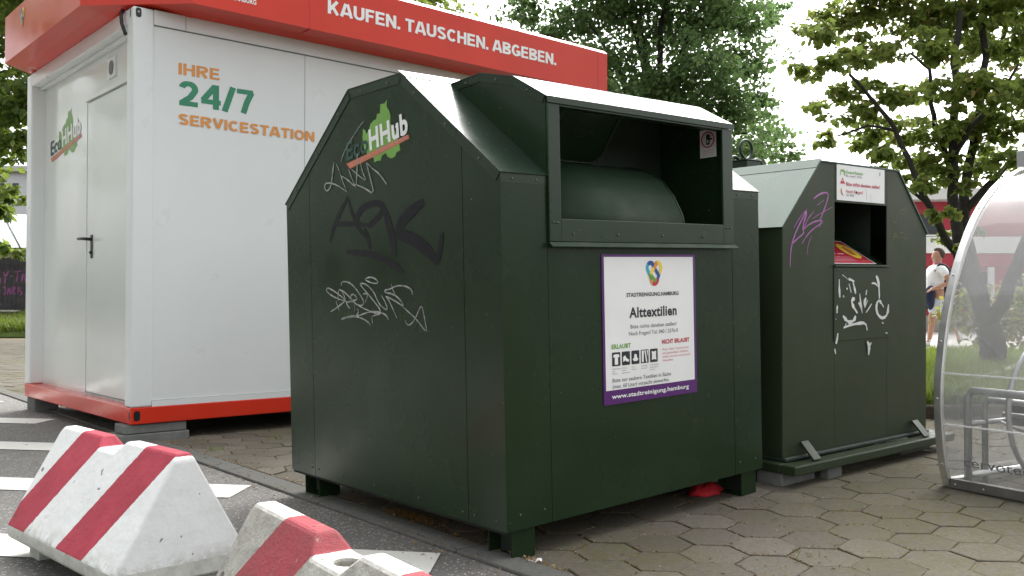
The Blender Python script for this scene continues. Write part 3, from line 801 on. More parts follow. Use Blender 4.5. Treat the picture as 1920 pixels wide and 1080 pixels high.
m.text('STADTREINIGUNG.HAMBURG', (.22, 2.694), (.705, 2.697), (.22, 2.722), ff, VINYL_WHITE, .03, .002)
m.build('lettering', fas)

def emblem(M, cx, cy, s, fn, lift):
    """three interlaced coloured loops"""
    def arc(x, y, r0, r1, a0, a1, mats, l):
        n = 6 * len(mats)
        for k in range(n):
            u0, u1 = R(a0 + (a1-a0)*k/n), R(a0 + (a1-a0)*(k+1)/n)
            M.poly([fn(cx+s*(x+r*math.cos(u)), cy+s*(y+r*math.sin(u)), lift + l) for r, u in ((r0,u0),(r1,u0),(r1,u1),(r0,u1))], mats[k*len(mats)//n])
    def bar(x0, y0, x1, y1, w, mats, l):
        d = Vector((x1-x0, y1-y0)); n = Vector((-d.y, d.x)).normalized() * w / 2
        for k, mt in enumerate(mats):
            a, b = Vector((x0, y0)) + d*k/len(mats), Vector((x0, y0)) + d*(k+1)/len(mats)
            M.poly([fn(cx+s*p.x, cy+s*p.y, lift + l) for p in (a+n, a-n, b-n, b+n)], mt)
    B, C, G, Y, O_, Rd = VINYL_BLUE, VINYL_CYAN, VINYL_GREEN, VINYL_YELLOW, VINYL_ORANGE, VINYL_RED
    arc(-.27, .27, .15, .36, 20, 200, [B, B, C], 0); arc(.27, .27, .15, .36, -20, 160, [Y, Y, O_], .0002); arc(0, -.28, .14, .36, 180, 360, [O_, Rd, Rd], .0003)
    bar(-.52, .2, -.22, -.30, .2, [C, G], .0005); bar(.5, .2, .24, -.30, .2, [Y, B], .0006)
    bar(-.18, .5, .32, -.1, .2, [B, B], .0008); bar(.22, .52, -.3, -.04, .2, [O_, Y], .001)
    bar(-.25, -.1, .12, -.42, .18, [G, G], .0012); bar(.25, -.24, .24, -.34, .2, [B, Rd], .0013)
m = MB(); emblem(m, 1.655, 2.862, .105, lambda x, y, l=0: fl(1.655*2 - x, y, l), .002)
m.build('emblem', fas)

# blocks under the container
def local_thing(name, U, V, N, O, label, cat, group=None): return empty(name, frame(U, V, N, O), label, cat, group)
m = MB(lambda a, b, c: (CO + cu_*a + cv_*b) * 1 + Vector((0, 0, c - CO.z)))
m.box((-.03, .02, .052), (.36, .20, .108), BLOCK); m.box((-.06, .01, -.006), (.375, .24, .049), BLOCK)
tag(m.build('concrete_block', None, .006), 'two grey flat concrete blocks stacked under the near corner of the container', 'concrete block')
m = MB(lambda a, b, c: (CO + cu_*a + cv_*b) * 1 + Vector((0, 0, c - CO.z)))
m.box((.02, 2.22, -.006), (.20, 2.44, .110), BLOCK)
tag(m.build('concrete_block', None, .006), 'single grey concrete block under the far left corner of the container', 'concrete block')

# ------------------------------------------------------------------ the two collection bins
def rot(yaw, tu, tv):
    u = Vector((math.cos(yaw), math.sin(yaw), tu)).normalized()
    v = Vector((-math.sin(yaw), math.cos(yaw), tv)); v = (v - u * v.dot(u)).normalized()
    return u, v, u.cross(v)
U1, V1, N1 = rot(0.7133, 0.0326, 0.0083)
O1 = Vector((-0.0166, 3.0794, 0.1028))
A, B, H0 = 1.453, 1.487, 0.1028
bin1 = empty('textile_bin', frame(U1, V1, N1, O1 - N1 * H0), 'large dark green textile collection bin with hooded opening and purple framed poster', 'clothes bin')
up = lambda a, b, c: (a, b, c + H0)
PROF = [(0, 0), (0, 1.191), (.5556, 1.611), (.934, 1.611), (B, 1.192), (B, 0)]
m = MB(up)
for (a0, a1) in ((0, .003), (A-.003, A)):
    for b0, b1 in ((0, .2015), (.2045, 1.2745), (1.2775, B)):
        p = clip(clip(PROF, 1, 0, b1), -1, 0, -b0)
        m.prism(p, lambda b, c: (a0, b, c), lambda b, c: (a1, b, c), GREEN)
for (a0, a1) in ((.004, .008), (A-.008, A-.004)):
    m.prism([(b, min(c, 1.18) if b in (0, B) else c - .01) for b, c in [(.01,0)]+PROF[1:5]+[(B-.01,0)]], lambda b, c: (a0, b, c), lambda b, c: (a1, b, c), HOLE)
# front: corner strips, lower sheet
m.box((.0032, 0, 0), (.206, .003, 1.158), GREEN); m.box((1.261, 0, 0), (A-.0032, .003, 1.158), GREEN)
m.box((.2085, .0005, 0), (1.2585, .0035, .955), GREEN)
m.box((.01, .006, .0), (A-.01, .01, 1.18), HOLE) if False else None
m.box((.01, .006, .0), (A-.01, .012, .955), HOLE)
m.box((.0032, B-.003, 0), (A-.0032, B, 1.19), GREEN)
m.box((.005, .005, .0), (A-.005, B-.005, .012), INSIDE)
m.box((.0, -.001, 1.158), (.2085, .003, 1.191), GREEN_TRIM); m.box((1.2585, -.001, 1.158), (A, .003, 1.191), GREEN_TRIM)
# rivets in the sheets
for b in (.05, .17, .235): m.ball((-.0005, b, .03), .0045, RIVET, 7, 4)
for b in (.50, .80, 1.05, 1.245, 1.30, 1.43): m.ball((-.0005, b, .035), .0045, RIVET, 7, 4)
for a in (.06, .17, 1.29, 1.40): m.ball((a, -.0005, .05), .0045, RIVET, 7, 4)
for a in (.225, .248, .24, 1.21, 1.235): m.ball((a, -.0135, 1.03), .004, RIVET, 7, 4)
for a in (.32, .55, .80, 1.05): m.ball((a, -.0135, .992), .0045, RIVET, 7, 4)
for b, c in ((.60, 1.42), (.66, 1.385), (.76, 1.40)): m.ball((-.0005, b, c), .004, ALU, 7, 4)
m.build('body', bin1)
m = MB(up)
def slab(b0, c0, b1, c1, a0, a1, th, mat, M):
    d = Vector((b1-b0, c1-c0)).normalized(); n = Vector((-d.y, d.x)) * th
    M.prism([(b0, c0), (b1, c1), (b1+n.x, c1+n.y), (b0+n.x, c0+n.y)], lambda b, c: (a0, b, c), lambda b, c: (a1, b, c), mat)
slab(-.004, 1.189, .5556, 1.612, -.005, .2085, .004, GREEN_TOP, m); slab(-.004, 1.189, .5556, 1.612, 1.2585, A+.005, .004, GREEN_TOP, m)
slab(.5556, 1.612, .934, 1.612, -.005, A+.005, .004, GREEN_TOP, m); slab(.934, 1.612, B+.004, 1.189, -.005, A+.005, .004, GREEN_TOP, m)
slab(.525, 1.5935, .575, 1.6255, -.004, A+.004, .0025, GREEN_TOP, m)
def flange(M, pts, a, w, mat, sgn, th=.0025):
    """strip w wide following the outline pts (b, c) on the side plane a, folded over the edge"""
    for (b0, c0), (b1, c1) in zip(pts, pts[1:]):
        d = Vector((b1-b0, c1-c0)).normalized(); n = Vector((d.y, -d.x)) * w
        q = [(b0, c0), (b1, c1), (b1+n.x, c1+n.y), (b0+n.x, c0+n.y)]
        M.prism(q, lambda b, c: (a, b, c), lambda b, c: (a + sgn*th, b, c), mat)
        L = (Vector((b1, c1)) - Vector((b0, c0))).length
        k = max(1, round(L / .20))
        for i in range(k):
            t = (i + .5) / k
            p = Vector((b0, c0)).lerp(Vector((b1, c1)), t) + n * .55
            M.ball((a + sgn*th, p.x, p.y), .0055, RIVET, 7, 4)
for a, sg in ((-.0005, -1), (A+.0005, 1)):
    flange(m, PROF[1:5], a, .034, GREEN_TRIM, sg)
for a in (.05, .16, 1.30, 1.41): m.ball((a, -.001, 1.172), .005, RIVET, 7, 4)
m.build('roof', bin1)
# hood
HP = [(0, 1.466), (.16, 1.556), (.344, 1.600), (.523, 1.590)]
m = MB(up)
for a0, a1 in ((.209, .212), (1.255, 1.258)):
    m.prism([(0, .95)] + HP + [(.523, .95)], lambda b, c: (a0, b, c), lambda b, c: (a1, b, c), GREEN)
for (b0, c0), (b1, c1) in zip(HP, HP[1:]):
    slab(b0 - (.014 if b0 == 0 else 0), c0 - (.008 if b0 == 0 else 0), b1, c1, .203, 1.264, .004, GREEN_TOP, m)
m.box((.203, -.018, 1.440), (1.264, -.0145, 1.462), GREEN_TRIM)
flange(m, HP, .2085, .028, GREEN_TRIM, -1); flange(m, HP, 1.2585, .028, GREEN_TRIM, 1)
hood = m.build('hood', bin1)
m = MB(up)
m.box((.209, -.012, .964), (.2645, -.002, 1.440), GREEN_TRIM); m.box((1.190, -.012, .964), (1.258, -.002, 1.440), GREEN_TRIM)
m.box((.2645, -.012, .964), (1.190, -.0022, 1.0435), GREEN_TRIM)
m.prism([(-.012, .9635), (-.012, .955), (-.030, .944), (-.031, .948)], lambda b, c: (.203, b, c), lambda b, c: (1.268, b, c), DRUM)
m.box((.25, -.010, 1.432), (1.20, .03, 1.452), GREEN_TRIM)
m.build('opening_frame', hood, .002)
m = MB(up)
arc = [(.004, .98), (.03, 1.08), (.07, 1.155), (.13, 1.222), (.20, 1.265), (.28, 1.290), (.36, 1.30)]
m.prism(arc + [(.36, .98)], lambda b, c: (.216, b, c), lambda b, c: (.978, b, c), DRUM)
m.prism([(b, c + .004) for b, c in arc] + [(.36, .98)], lambda b, c: (.972, b, c), lambda b, c: (.980, b, c), GREEN_TRIM)
dr = m.build('drum', hood)
for p in dr.data.polygons:
    if abs(p.normal.x) < .5: p.use_smooth = True
m = MB(up)
m.box((.213, .37, .95), (1.254, .38, 1.60), INSIDE); m.box((.213, .02, .95), (1.254, .37, .96), INSIDE)
m.build('back_plate', hood)
for a0, a1 in ((.30, .475), (.485, .80)):
    m = MB(up)
    n_ = 6
    rr_ = .05
    pts = [(a1, .30), (a1, .0)]
    q = []
    for (x, y, s0) in ((a0, 0, 180), (a1, 0, 270), (a1, 1, 0), (a0, 1, 90)):
        for k in range(5):
            w = R(s0 + k * 22.5)
            q.append(((a0 + rr_ if x == a0 else a1 - rr_) + rr_*math.cos(w), ((.2) if y == 0 else .8) + .2*math.sin(w)))
    pl = lambda a, t, l=0: (a, .345 - .17*t - l*.8, 1.315 + .215*t - l*.6)
    n = len(q)
    m.add([pl(*p, .0) for p in q] + [pl(*p, .018) for p in q], [[n+i for i in range(n)], ] + [(i, (i+1)%n, n+(i+1)%n, n+i) for i in range(n)], GREEN)
    m.tube([pl(*p, .020) for p in q], .006, GREEN_TRIM, 6, True)
    m.build('flap', hood)
m = MB(up)
m.tube([(.55, .05, 1.475), (.90, .05, 1.475)], .006, GREEN_TRIM)
m.build('flap_rod', hood)
fr = lambda a, c, l=0: (a, -l, c)
# warning sticker inside the hood
wf = lambda b, c, l=0: (1.2545 - l, b, c)
m = MB(up)
b0, b1, c0, c1 = .066, .150, 1.338, 1.455
m.box((1.2525, b0, c0), (1.2545, b1, c1), VINYL_WHITE)
cx_, cy_ = (b0+b1)/2, c0 + .075
ring(m, cx_, cy_, .029, .029, .006, wf, VINYL_RED, .0028)
for q in ([(-.012, -.03), (.014, -.03), (.014, .03), (.004, .034), (-.012, .028)], ):
    m.poly([wf(cx_ - x*.72, cy_ + y*.72, .003) for x, y in q], VINYL_BLACK)
m.poly([wf(cx_ - x*.72, cy_ + y*.72, .0034) for x, y in ((-.004, -.02), (.004, -.02), (.004, .0), (-.004, .0))], VINYL_WHITE)
m.poly([wf(cx_ - x*.72, cy_ + y*.72, .003) for x, y in ((.012, -.006), (.034, .0), (.034, .006), (.012, .01))], VINYL_BLACK)
m.poly([wf(cx_ - x*.72, cy_ + y*.72, .003) for x, y in ((.010, .012), (.026, .020), (.024, .026), (.010, .02))], VINYL_BLACK)
for k in range(3): m.ribbon([(b0+.012, c0+.028-k*.009), (b1-.012, c0+.028-k*.009)], .003, wf, VINYL_PINK, .003)
m.build('warning_sticker', hood)
# feet: short square tubes open to the sides
for a0, b0 in ((.030, .012), (1.317, .012), (.030, 1.30), (1.317, 1.30)):
    a1, b1 = a0 + .105, b0 + .125
    m = MB(up)
    m.box((a0, b0, -H0), (a1, b0+.005, 0), GREEN); m.box((a0, b1-.005, -H0), (a1, b1, 0), GREEN)
    m.box((a0, b0+.005, -H0), (a1, b1-.005, -H0+.006), GREEN); m.box((a0, b0+.005, -.006), (a1, b1-.005, -.0002), GREEN)
    m.box((a0+.05, b0+.006, -H0+.007), (a0+.055, b1-.006, -.007), INSIDE)
    m.build('foot', bin1, .003)
# poster
m = MB(up)
x0, x1, y0, y1 = .470, 1.009, .372, .921
X = lambda x: x0 + (x1-x0)*x
Y = lambda y: y1 - (y1-y0)*y
m.box((x0, -.003, y0), (x1, -.0002, y1), VINYL_PURPLE)
m.box((X(.022), -.0036, Y(.905)), (X(.972), -.0012, Y(.017)), VINYL_WHITE)
emblem(m, X(.535), Y(.130), .076, fr, .0045)
def line(s, xa, xb, yb, yt, mat, bold=0.0): m.text(s, (X(xa), Y(yb)), (X(xb), Y(yb)), (X(xa), Y(yt)), fr, mat, bold, .0044)
line('STADTREINIGUNG.HAMBURG', .24, .80, .287, .262, VINYL_BLACK, .03)
line('Alttextilien', .265, .775, .428, .362, VINYL_BLACK, .03)
line('Bitte nichts daneben stellen!', .275, .77, .503, .477, VINYL_GREY, .005)
line('Noch Fragen? Tel. 040 / 2576-0', .258, .785, .550, .524, VINYL_GREY, .005)
line('ERLAUBT', .082, .275, .630, .602, VINYL_GREEN, .04)
line('NICHT ERLAUBT', .605, .915, .626, .598, VINYL_RED, .04)
for k, s in enumerate(('Planen, Zelte, Teppiche, Bunt-', 'und Lagenauflagen, Stoffreste', 'schuhe und stark verschmutzte', 'Alttextilien')):
    line(s, .607, (.91, .90, .925, .725)[k], .672 + k*.026, .657 + k*.026, VINYL_PINK, .01)
icons = [[[(-.36,.30),(-.2,.36),(.2,.36),(.36,.30),(.36,.12),(.2,.16),(.2,-.40),(-.2,-.40),(-.2,.16),(-.36,.12)]],
         [[(-.36,.1),(-.1,.22),(.05,.02),(.36,-.12),(.36,-.26),(.1,-.26),(-.1,-.16),(-.36,-.26)]],
         [[(-.15,.22),(.0,.26),(.15,.2),(.2,-.06),(.38,-.12),(.2,-.28),(-.2,-.28),(-.38,-.12),(-.2,-.06)]],
         [[(-.4,.44),(-.12,.44),(-.16,-.42),(-.4,-.42)],[(-.05,.44),(.12,.44),(.3,-.42),(.14,-.42)],[(.24,.44),(.4,.44),(.4,-.1)]],
         [[(-.3,.34),(0,.28),(.3,.34),(.26,0),(.3,-.34),(0,-.28),(-.3,-.34),(-.26,0)]]]
for k, shp in enumerate(icons):
    cx_, cy_ = .125 + k*.0975, .700
    w, h = .041*(x1-x0), .046*(y1-y0)
    c0_, c1_ = X(cx_), Y(cy_)
    cor = [(c0_ + sx*(w-.003) + .003*math.cos(R(q)), c1_ + sy*(h-.003) + .003*math.sin(R(q))) for sx, sy, q0 in ((1,1,0),(-1,1,90),(-1,-1,180),(1,-1,270)) for q in (q0, q0+45, q0+90)]
    m.poly([fr(*p, .0044) for p in cor], VINYL_BLACK)
    for s in shp: m.poly([fr(c0_ + x*2*w, c1_ + y*2*h, .0050) for x, y in s], VINYL_WHITE)
    words = (('Bekleidung', 'und', 'Wäsche'), ('Schuhe', 'bitte', 'paarweise'), ('Hüte', 'Mützen'), ('Vorhänge', 'Gardinen'), ('Tischwäsche', 'Bettwäsche', 'Decken'))[k]
    for i, wd in enumerate(words):
        line(wd, cx_ - .041, cx_ - .041 + .0085*len(wd), .768 + i*.016, .760 + i*.016, VINYL_GREY)
line('Bitte nur saubere Textilien in Säcke', .085, .70, .853, .828, VINYL_GREY, .01)
line('(max. 60 Liter) verpackt einwerfen.', .085, .68, .893, .868, VINYL_GREY, .01)
line('www.stadtreinigung.hamburg', .075, .90, .962, .934, VINYL_WHITE, .025)
m.build('poster', bin1)
# logo and scrawls on the side
sf = lambda b, c, l=0: (-l, b, c)
m = MB(up); logo(m, sf, .0012, VINYL_WHITE); m.build('logo', bin1)
m = MB(up)
for w, p in SCRATCH: m.ribbon(p, w * .0021, sf, MARKER_GREY, .0034, .25)
m.build('graffiti', bin1, label='thin grey scratched zigzag tag under the logo')
m = MB(up)
for k, (w, p) in enumerate(SPRAY): m.ribbon(p, w * .0034, sf, MARKER_DARK, .0010 + k*.0001, .1)
m.build('graffiti', bin1, label='broad faded black sprayed letters')
m = MB(up)
for k, (w, p) in enumerate(SCRAWL): m.ribbon(p, w * .0019, sf, MARKER_GREY, .0012 + k*.00005, .25)
m.build('graffiti', bin1, label='tangled silver marker tag')

U2, V2, N2 = rot(0.6658, 0.0214, 0.0213)
O2 = Vector((1.2044, 4.1545, 0.1731))
A2, HE, TA, HT, D2 = 1.25, 1.0325, 0.2843, 1.339, 1.62
G2 = 0.118
bin2 = empty('appliance_bin', frame(U2, V2, N2, O2 - N2 * G2), 'weathered olive green recycling bin with gabled front standing behind the textile bin', 'recycling bin')
up2 = lambda a, b, c: (a, b, c + G2)
GAB = [(0, 0), (0, HE), (TA, HT), (A2-TA, HT), (A2, HE), (A2, 0)]
OPN = (.405, .861, .862, 1.158)
m = MB(up2)
for piece in (clip(GAB, 1, 0, OPN[0]), clip(GAB, -1, 0, -OPN[1]), clip(clip(clip(GAB, -1, 0, -OPN[0]), 1, 0, OPN[1]), 0, 1, OPN[2]), clip(clip(clip(GAB, -1, 0, -OPN[0]), 1, 0, OPN[1]), 0, -1, -OPN[3])):
    m.prism(piece, lambda a, c: (a, 0, c), lambda a, c: (a, .005, c), GREEN_OLD)
m.prism(GAB, lambda a, c: (a, D2-.005, c), lambda a, c: (a, D2, c), GREEN_OLD)
m.box((0, .0052, 0), (.005, D2-.0052, HE), GREEN_OLD); m.box((A2-.005, .0052, 0), (A2, D2-.0052, HE), GREEN_OLD)
m.box((OPN[0]-.012, -.012, OPN[2]-.010), (OPN[1]+.012, -.0005, OPN[2]), GREEN_OLD)
m.box((OPN[0]-.01, -.004, OPN[2]-.36), (OPN[1]+.01, -.0004, OPN[2]-.012), GREEN_OLD)
body2 = m.build('body', bin2, .003)
m = MB(up2)
def slab2(a0, c0, a1, c1, th, mat, b0=-.006, b1=D2+.006):
    d = Vector((a1-a0, c1-c0)).normalized(); n = Vector((-d.y, d.x)) * th
    m.prism([(a0, c0), (a1, c1), (a1+n.x, c1+n.y), (a0+n.x, c0+n.y)], lambda a, c: (a, b0, c), lambda a, c: (a, b1, c), mat)
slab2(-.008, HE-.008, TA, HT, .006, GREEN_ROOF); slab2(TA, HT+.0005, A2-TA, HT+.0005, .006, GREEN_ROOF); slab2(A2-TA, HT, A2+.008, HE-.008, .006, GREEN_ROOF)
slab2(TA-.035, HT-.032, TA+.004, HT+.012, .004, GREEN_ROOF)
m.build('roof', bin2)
m = MB(up2)                                         # chute box
a0, a1, c0, c1 = OPN
m.box((a0-.02, .10, .5), (a0-.015, .55, 1.25), INSIDE); m.box((a1+.015, .10, .5), (a1+.02, .55, 1.25), INSIDE); m.box((a0-.02, .50, .5), (a1+.02, .51, 1.25), INSIDE); m.box((a0-.02, .05, 1.2), (a1+.02, .55, 1.21), INSIDE)
m.prism([(.006, c0-.004), (.30, c0+.17), (.30, c0+.155), (.006, c0-.018)], lambda b, c: (a0-.01, b, c), lambda b, c: (a1+.01, b, c), GREEN)
m.build('chute', bin2)
ch = lambda x, y, l=0: (x, .010 + y*.861, c0 - .002 + y*.51 + l)
m = MB(up2)
m.poly([ch(*p, .003) for p in ((.40, .01), (.80, .01), (.80, .245), (.40, .245))], VINYL_WHITE)
m.poly([ch(*p, .0040) for p in ((.402, .016), (.790, .016), (.790, .237), (.402, .237))], VINYL_RED)
m.poly([ch(.725 + .055*math.cos(k*math.pi/12), .135 + .075*math.sin(k*math.pi/12), .005) for k in range(24)], VINYL_YELLOW)
m.poly([ch(*p, .006) for p in ((.70, .10), (.735, .09), (.75, .14), (.735, .18), (.71, .17))], VINYL_RUST)
for k in range(4): m.ribbon([(.44, .035+k*.013), (.655, .035+k*.013)], .008, ch, VINYL_PINK, .005)
m.ribbon([(.41, .105), (.46, .105)], .010, ch, VINYL_WHITE, .005); m.ribbon([(.48, .105), (.565, .105)], .010, ch, VINYL_WHITE, .005); m.ribbon([(.585, .105), (.64, .105)], .010, ch, VINYL_WHITE, .005)
for x, w in ((.435, .03), (.49, .04), (.57, .055)): m.poly([ch(x-w/2, .150, .005), ch(x+w/2, .145, .005), ch(x+w/2+.005, .178, .005), ch(x-w/3, .185, .005)], VINYL_WHITE)
m.ribbon([(.41, .215), (.48, .215)], .010, ch, VINYL_WHITE, .005)
m.ribbon([(.70, .035), (.77, .035)], .008, ch, VINYL_ORANGE, .005)
m.build('chute_sticker', bin2)
fr2 = lambda a, c, l=0: (a, -l, c)
m = MB(up2)                                         # notice board above the opening
m.box((.418, -.004, 1.168), (.833, -.0005, 1.336), VINYL_WHITE)
P2 = lambda x, y: (.418 + .415*x, 1.336 - .168*y)
def ln2(s, xa, xb, yb, yt, mat, bold=.01):
    m.text(s, P2(xa, yb), P2(xb, yb), P2(xa, yt), fr2, mat, bold, .0052)
ln2('Einwurfzeiten', .18, .53, .235, .145, VINYL_GREEN); ln2('Mo - Sa von 7 - 20 Uhr', .18, .51, .325, .265, VINYL_GREY)
ln2('Bitte nichts daneben stellen!', .18, .89, .575, .475, VINYL_RED, .02); ln2('Noch Fragen?', .18, .53, .78, .69, VINYL_RED); ln2('Tel. 25760', .18, .34, .87, .81, VINYL_GREY)
m.poly([fr2(*P2(x, y), .0052) for x, y in ((.06, .53), (.155, .53), (.108, .35))], VINYL_RED)
m.poly([fr2(*P2(x, y), .0058) for x, y in ((.100, .46), (.116, .46), (.112, .41), (.104, .41))], VINYL_WHITE)
m.ribbon([P2(.065, .16), P2(.15, .16), P2(.15, .30)], .012, fr2, VINYL_GREEN, .0052); m.ribbon([P2(.065, .19), P2(.065, .30)], .008, fr2, VINYL_GREEN, .0052)
m.ribbon([P2(.085, .66), P2(.08, .76), P2(.115, .86)], .010, fr2, VINYL_RUST, .0052)
m.ribbon([P2(.895, .08), P2(.89, .2)], .010, fr2, VINYL_GREY, .0052)
m.ribbon([P2(.59, .62), P2(.61, .95)], .003, fr2, VINYL_GREY, .0052); m.ribbon([P2(.69, .75), P2(.70, .97)], .002, fr2, VINYL_GREY, .0052)
m.poly([fr2(P2(.385, .745)[0] + .007*math.cos(k*.8), P2(.385, .745)[1] + .007*math.sin(k*.8), .0062) for k in range(8)], BLACK)
m.build('notice', bin2)
m = MB(up2)
for w, p in PURPLE: m.ribbon(p, w * .0025, fr2, MARKER_PURPLE, .0012, .25)
m.build('graffiti', bin2, label='violet marker scrawl')
m = MB(up2)
for w, p in FLAKES: m.ribbon(p, w * .0027, fr2, PAPER_WHITE, .0055, .45)
m.build('poster_scraps', bin2)
m = MB(up2)
for w, p in YELLOW: m.ribbon(p, w * .0024, fr2, MARKER_YELLOW, .0012, .3)
m.build('graffiti', bin2, label='faded yellow handwriting')
m = MB(up2)                                         # skid frame with brackets
m.box((-.045, -.10, -.062), (A2+.11, -.02, -.020), GREEN_OLD); m.box((-.045, D2, -.062), (A2+.11, D2+.08, -.020), GREEN_OLD)
m.box((-.045, -.02, -.062), (.05, D2, -.020), GREEN_OLD); m.box((A2+.01, -.02, -.062), (A2+.11, D2, -.020), GREEN_OLD)
m.box((-.0, -.019, -.019), (A2, D2, -.0005), INSIDE)
m.build('skid_frame', bin2, .006)
for a in (.125, 1.09):
    m = MB(up2)
    m.prism([(-.003, .055), (-.010, .060), (-.078, -.012), (-.070, -.019)], lambda b, c: (a, b, c), lambda b, c: (a+.055, b, c), GREEN_OLD)
    m.build('bracket', bin2)
for a0, a1, b0, b1 in ((-.03, .22, -.02, .12), (1.0, 1.3, .0, .12), (-.03, .2, D2-.2, D2), (1.0, 1.3, D2-.2, D2), (.25, .36, -.07, -.022)):
    m = MB(up2); m.box((a0, b0, -G2-.012), (a1, b1, -.0625), BLOCK); m.build('foot', bin2, .006)
# lifting gear on the ridge
m = MB(up2)
lx, ly, lz = A2/2, .68, HT + .006
m.box((lx-.085, ly-.06, lz), (lx+.085, ly+.06, lz+.012), GREEN_TRIM); m.box((lx-.06, ly-.05, lz+.012), (lx+.06, ly+.05, lz+.085), GREEN_TRIM)
m.box((lx-.068, ly-.055, lz+.085), (lx+.068, ly+.055, lz+.093), GREEN_TRIM)
def loop(c, r, ax):
    vv = {'a': lambda w: (c[0], c[1]+r*math.cos(w), c[2]+r*math.sin(w)), 'b': lambda w: (c[0]+r*math.cos(w), c[1], c[2]+r*math.sin(w))}[ax]
    m.tube([vv(2*math.pi*k/28) for k in range(28)], .0095, GREEN_TRIM, 8, True)
loop((lx, ly, lz+.150), .050, 'b'); loop((lx-.095, ly, lz+.058), .046, 'b'); loop((lx+.095, ly, lz+.058), .046, 'b')
m.build('lifting_gear', bin2, .003)

# ------------------------------------------------------------------ red and white concrete barriers
def barrier(name, x, y, yaw, mat, label, seed):
    L2, W0, W1, ZB, ZL, ZT = .442, .2035, .022, .060, .107, .426
    hw = lambda z: W0 + (W1 - W0) * (z - ZL) / (ZT - ZL)
    rg = random.Random(seed)
    st_ = [(-.442, ZT - .022, .0), (-.428, ZT, 0), (-.103, ZT, 0), (-.073, .389, 0), (.051, .389, 0), (.096, ZT, 0), (.428, ZT, 0), (.442, ZT - .022, 0)]
    m = MB()
    secs = []
    for l, z, _ in st_:
        h = hw(z)
        secs.append([(l, -W0+.012, ZB), (l, -W0, ZB+.012), (l, -W0, ZL), (l, -h, z), (l, h, z), (l, W0, ZL), (l, W0, ZB+.012), (l, W0-.012, ZB)])
    vs = [p for s in secs for p in s]
    fs = [(i*8+k, (i+1)*8+k, (i+1)*8+(k+1)%8, i*8+(k+1)%8) for i in range(len(secs)-1) for k in range(8)]
    fs += [list(range(8)), [(len(secs)-1)*8+k for k in range(7, -1, -1)]]
    m.add(vs, fs, mat)
    root = empty(name, Matrix.Translation((x, y, 0)) @ Matrix.Rotation(yaw, 4, 'Z'), label, 'concrete barrier', 'concrete barriers at the roadside')
    o = m.build('body', root)
    bm = bmesh.new(); bm.from_mesh(o.data)
    bmesh.ops.recalc_face_normals(bm, faces=bm.faces)
    bm.to_mesh(o.data); bm.free()
    cut = MB()
    cut.prism([(-.008 + .030*math.cos(k*math.pi/10), .025*math.sin(k*math.pi/10)) for k in range(20)], lambda a, b: (a, b, .30), lambda a, b: (a, b, .5), mat)
    co = cut.build('hole')
    co.matrix_world = root.matrix_world
    md = o.modifiers.new('hole', 'BOOLEAN'); md.operation = 'DIFFERENCE'; md.object = co; md.solver = 'EXACT'
    bv = o.modifiers.new('bevel', 'BEVEL'); bv.width = .007; bv.segments = 2; bv.limit_method = 'ANGLE'; bv.angle_limit = R(25)
    bpy.context.view_layer.update()
    dg = bpy.context.evaluated_depsgraph_get()
    me = bpy.data.meshes.new_from_object(o.evaluated_get(dg))
    o.modifiers.clear(); o.data = me; me.name = 'body'
    bpy.data.objects.remove(co)
    m = MB()
    m.poly([(-.008 + .029*math.cos(k*math.pi/10), .024*math.sin(k*math.pi/10), .348 + rg.uniform(-.004, .004)) for k in range(20)], EARTH)
    m.build('hole_dirt', root)
    for l in (-.34, .34):
        m = MB()
        m.box((l-.045, -.15, 0), (l+.045, .15, .0598), BARRIER_WORN)
        m.build('foot', root, .004)
    return root
barrier('concrete_barrier', -1.265, 3.02, -.778, BARRIER_WHITE, 'clean freshly painted red and white concrete barrier in front of the container', 1)
barrier('concrete_barrier', -.296, 1.702, -.960, BARRIER_WORN, 'worn red and white concrete barrier with bare grey concrete sides at bottom edge', 2)

# ------------------------------------------------------------------ transparent bicycle shelter
DULL = plain('dull_weathered_metal', (.20, .19, .175), .5, .2, 12, metal=.6)
BE = Vector((.8713, .4908, 0)); BY = Vector((-.4908, .8713, 0))     # across the arch; along the shelter, away from the viewer
BO = Vector((1.8845, 4.0577, .065))
shel = empty('bicycle_shelter', frame(BE, BY, Vector((0, 0, 1)), BO), 'domed clear acrylic bicycle shelter with aluminium edge frame', 'bike shelter')
half = [(.007, .0), (-.020, .08), (-.037, .16), (-.050, .288), (-.052, .417), (-.046, .493), (-.016, .677), (.022, .811), (.052, .891), (.105, 1.01), (.186, 1.15), (.271, 1.252), (.386, 1.346), (.541, 1.421), (.66, 1.448), (.76, 1.455)]
arcp = half + [(1.52 - x, z) for x, z in half[-2::-1]]
def smooth_poly(p):
    q = [p[0]]
    for a, b in zip(p, p[1:]):
        q += [(a[0]*.75+b[0]*.25, a[1]*.75+b[1]*.25), (a[0]*.25+b[0]*.75, a[1]*.25+b[1]*.75)]
    return q + [p[-1]]
arcs = smooth_poly(arcp)
LEN = 1.25
def inward(p, d, i, P):
    a, b = Vector(P[max(i-1, 0)]), Vector(P[min(i+1, len(P)-1)])
    t = (b - a).normalized(); return (p[0] + t.y * d, p[1] - t.x * d)
inn = [inward(p, .021, i, arcs) for i, p in enumerate(arcs)]
n = len(arcs)
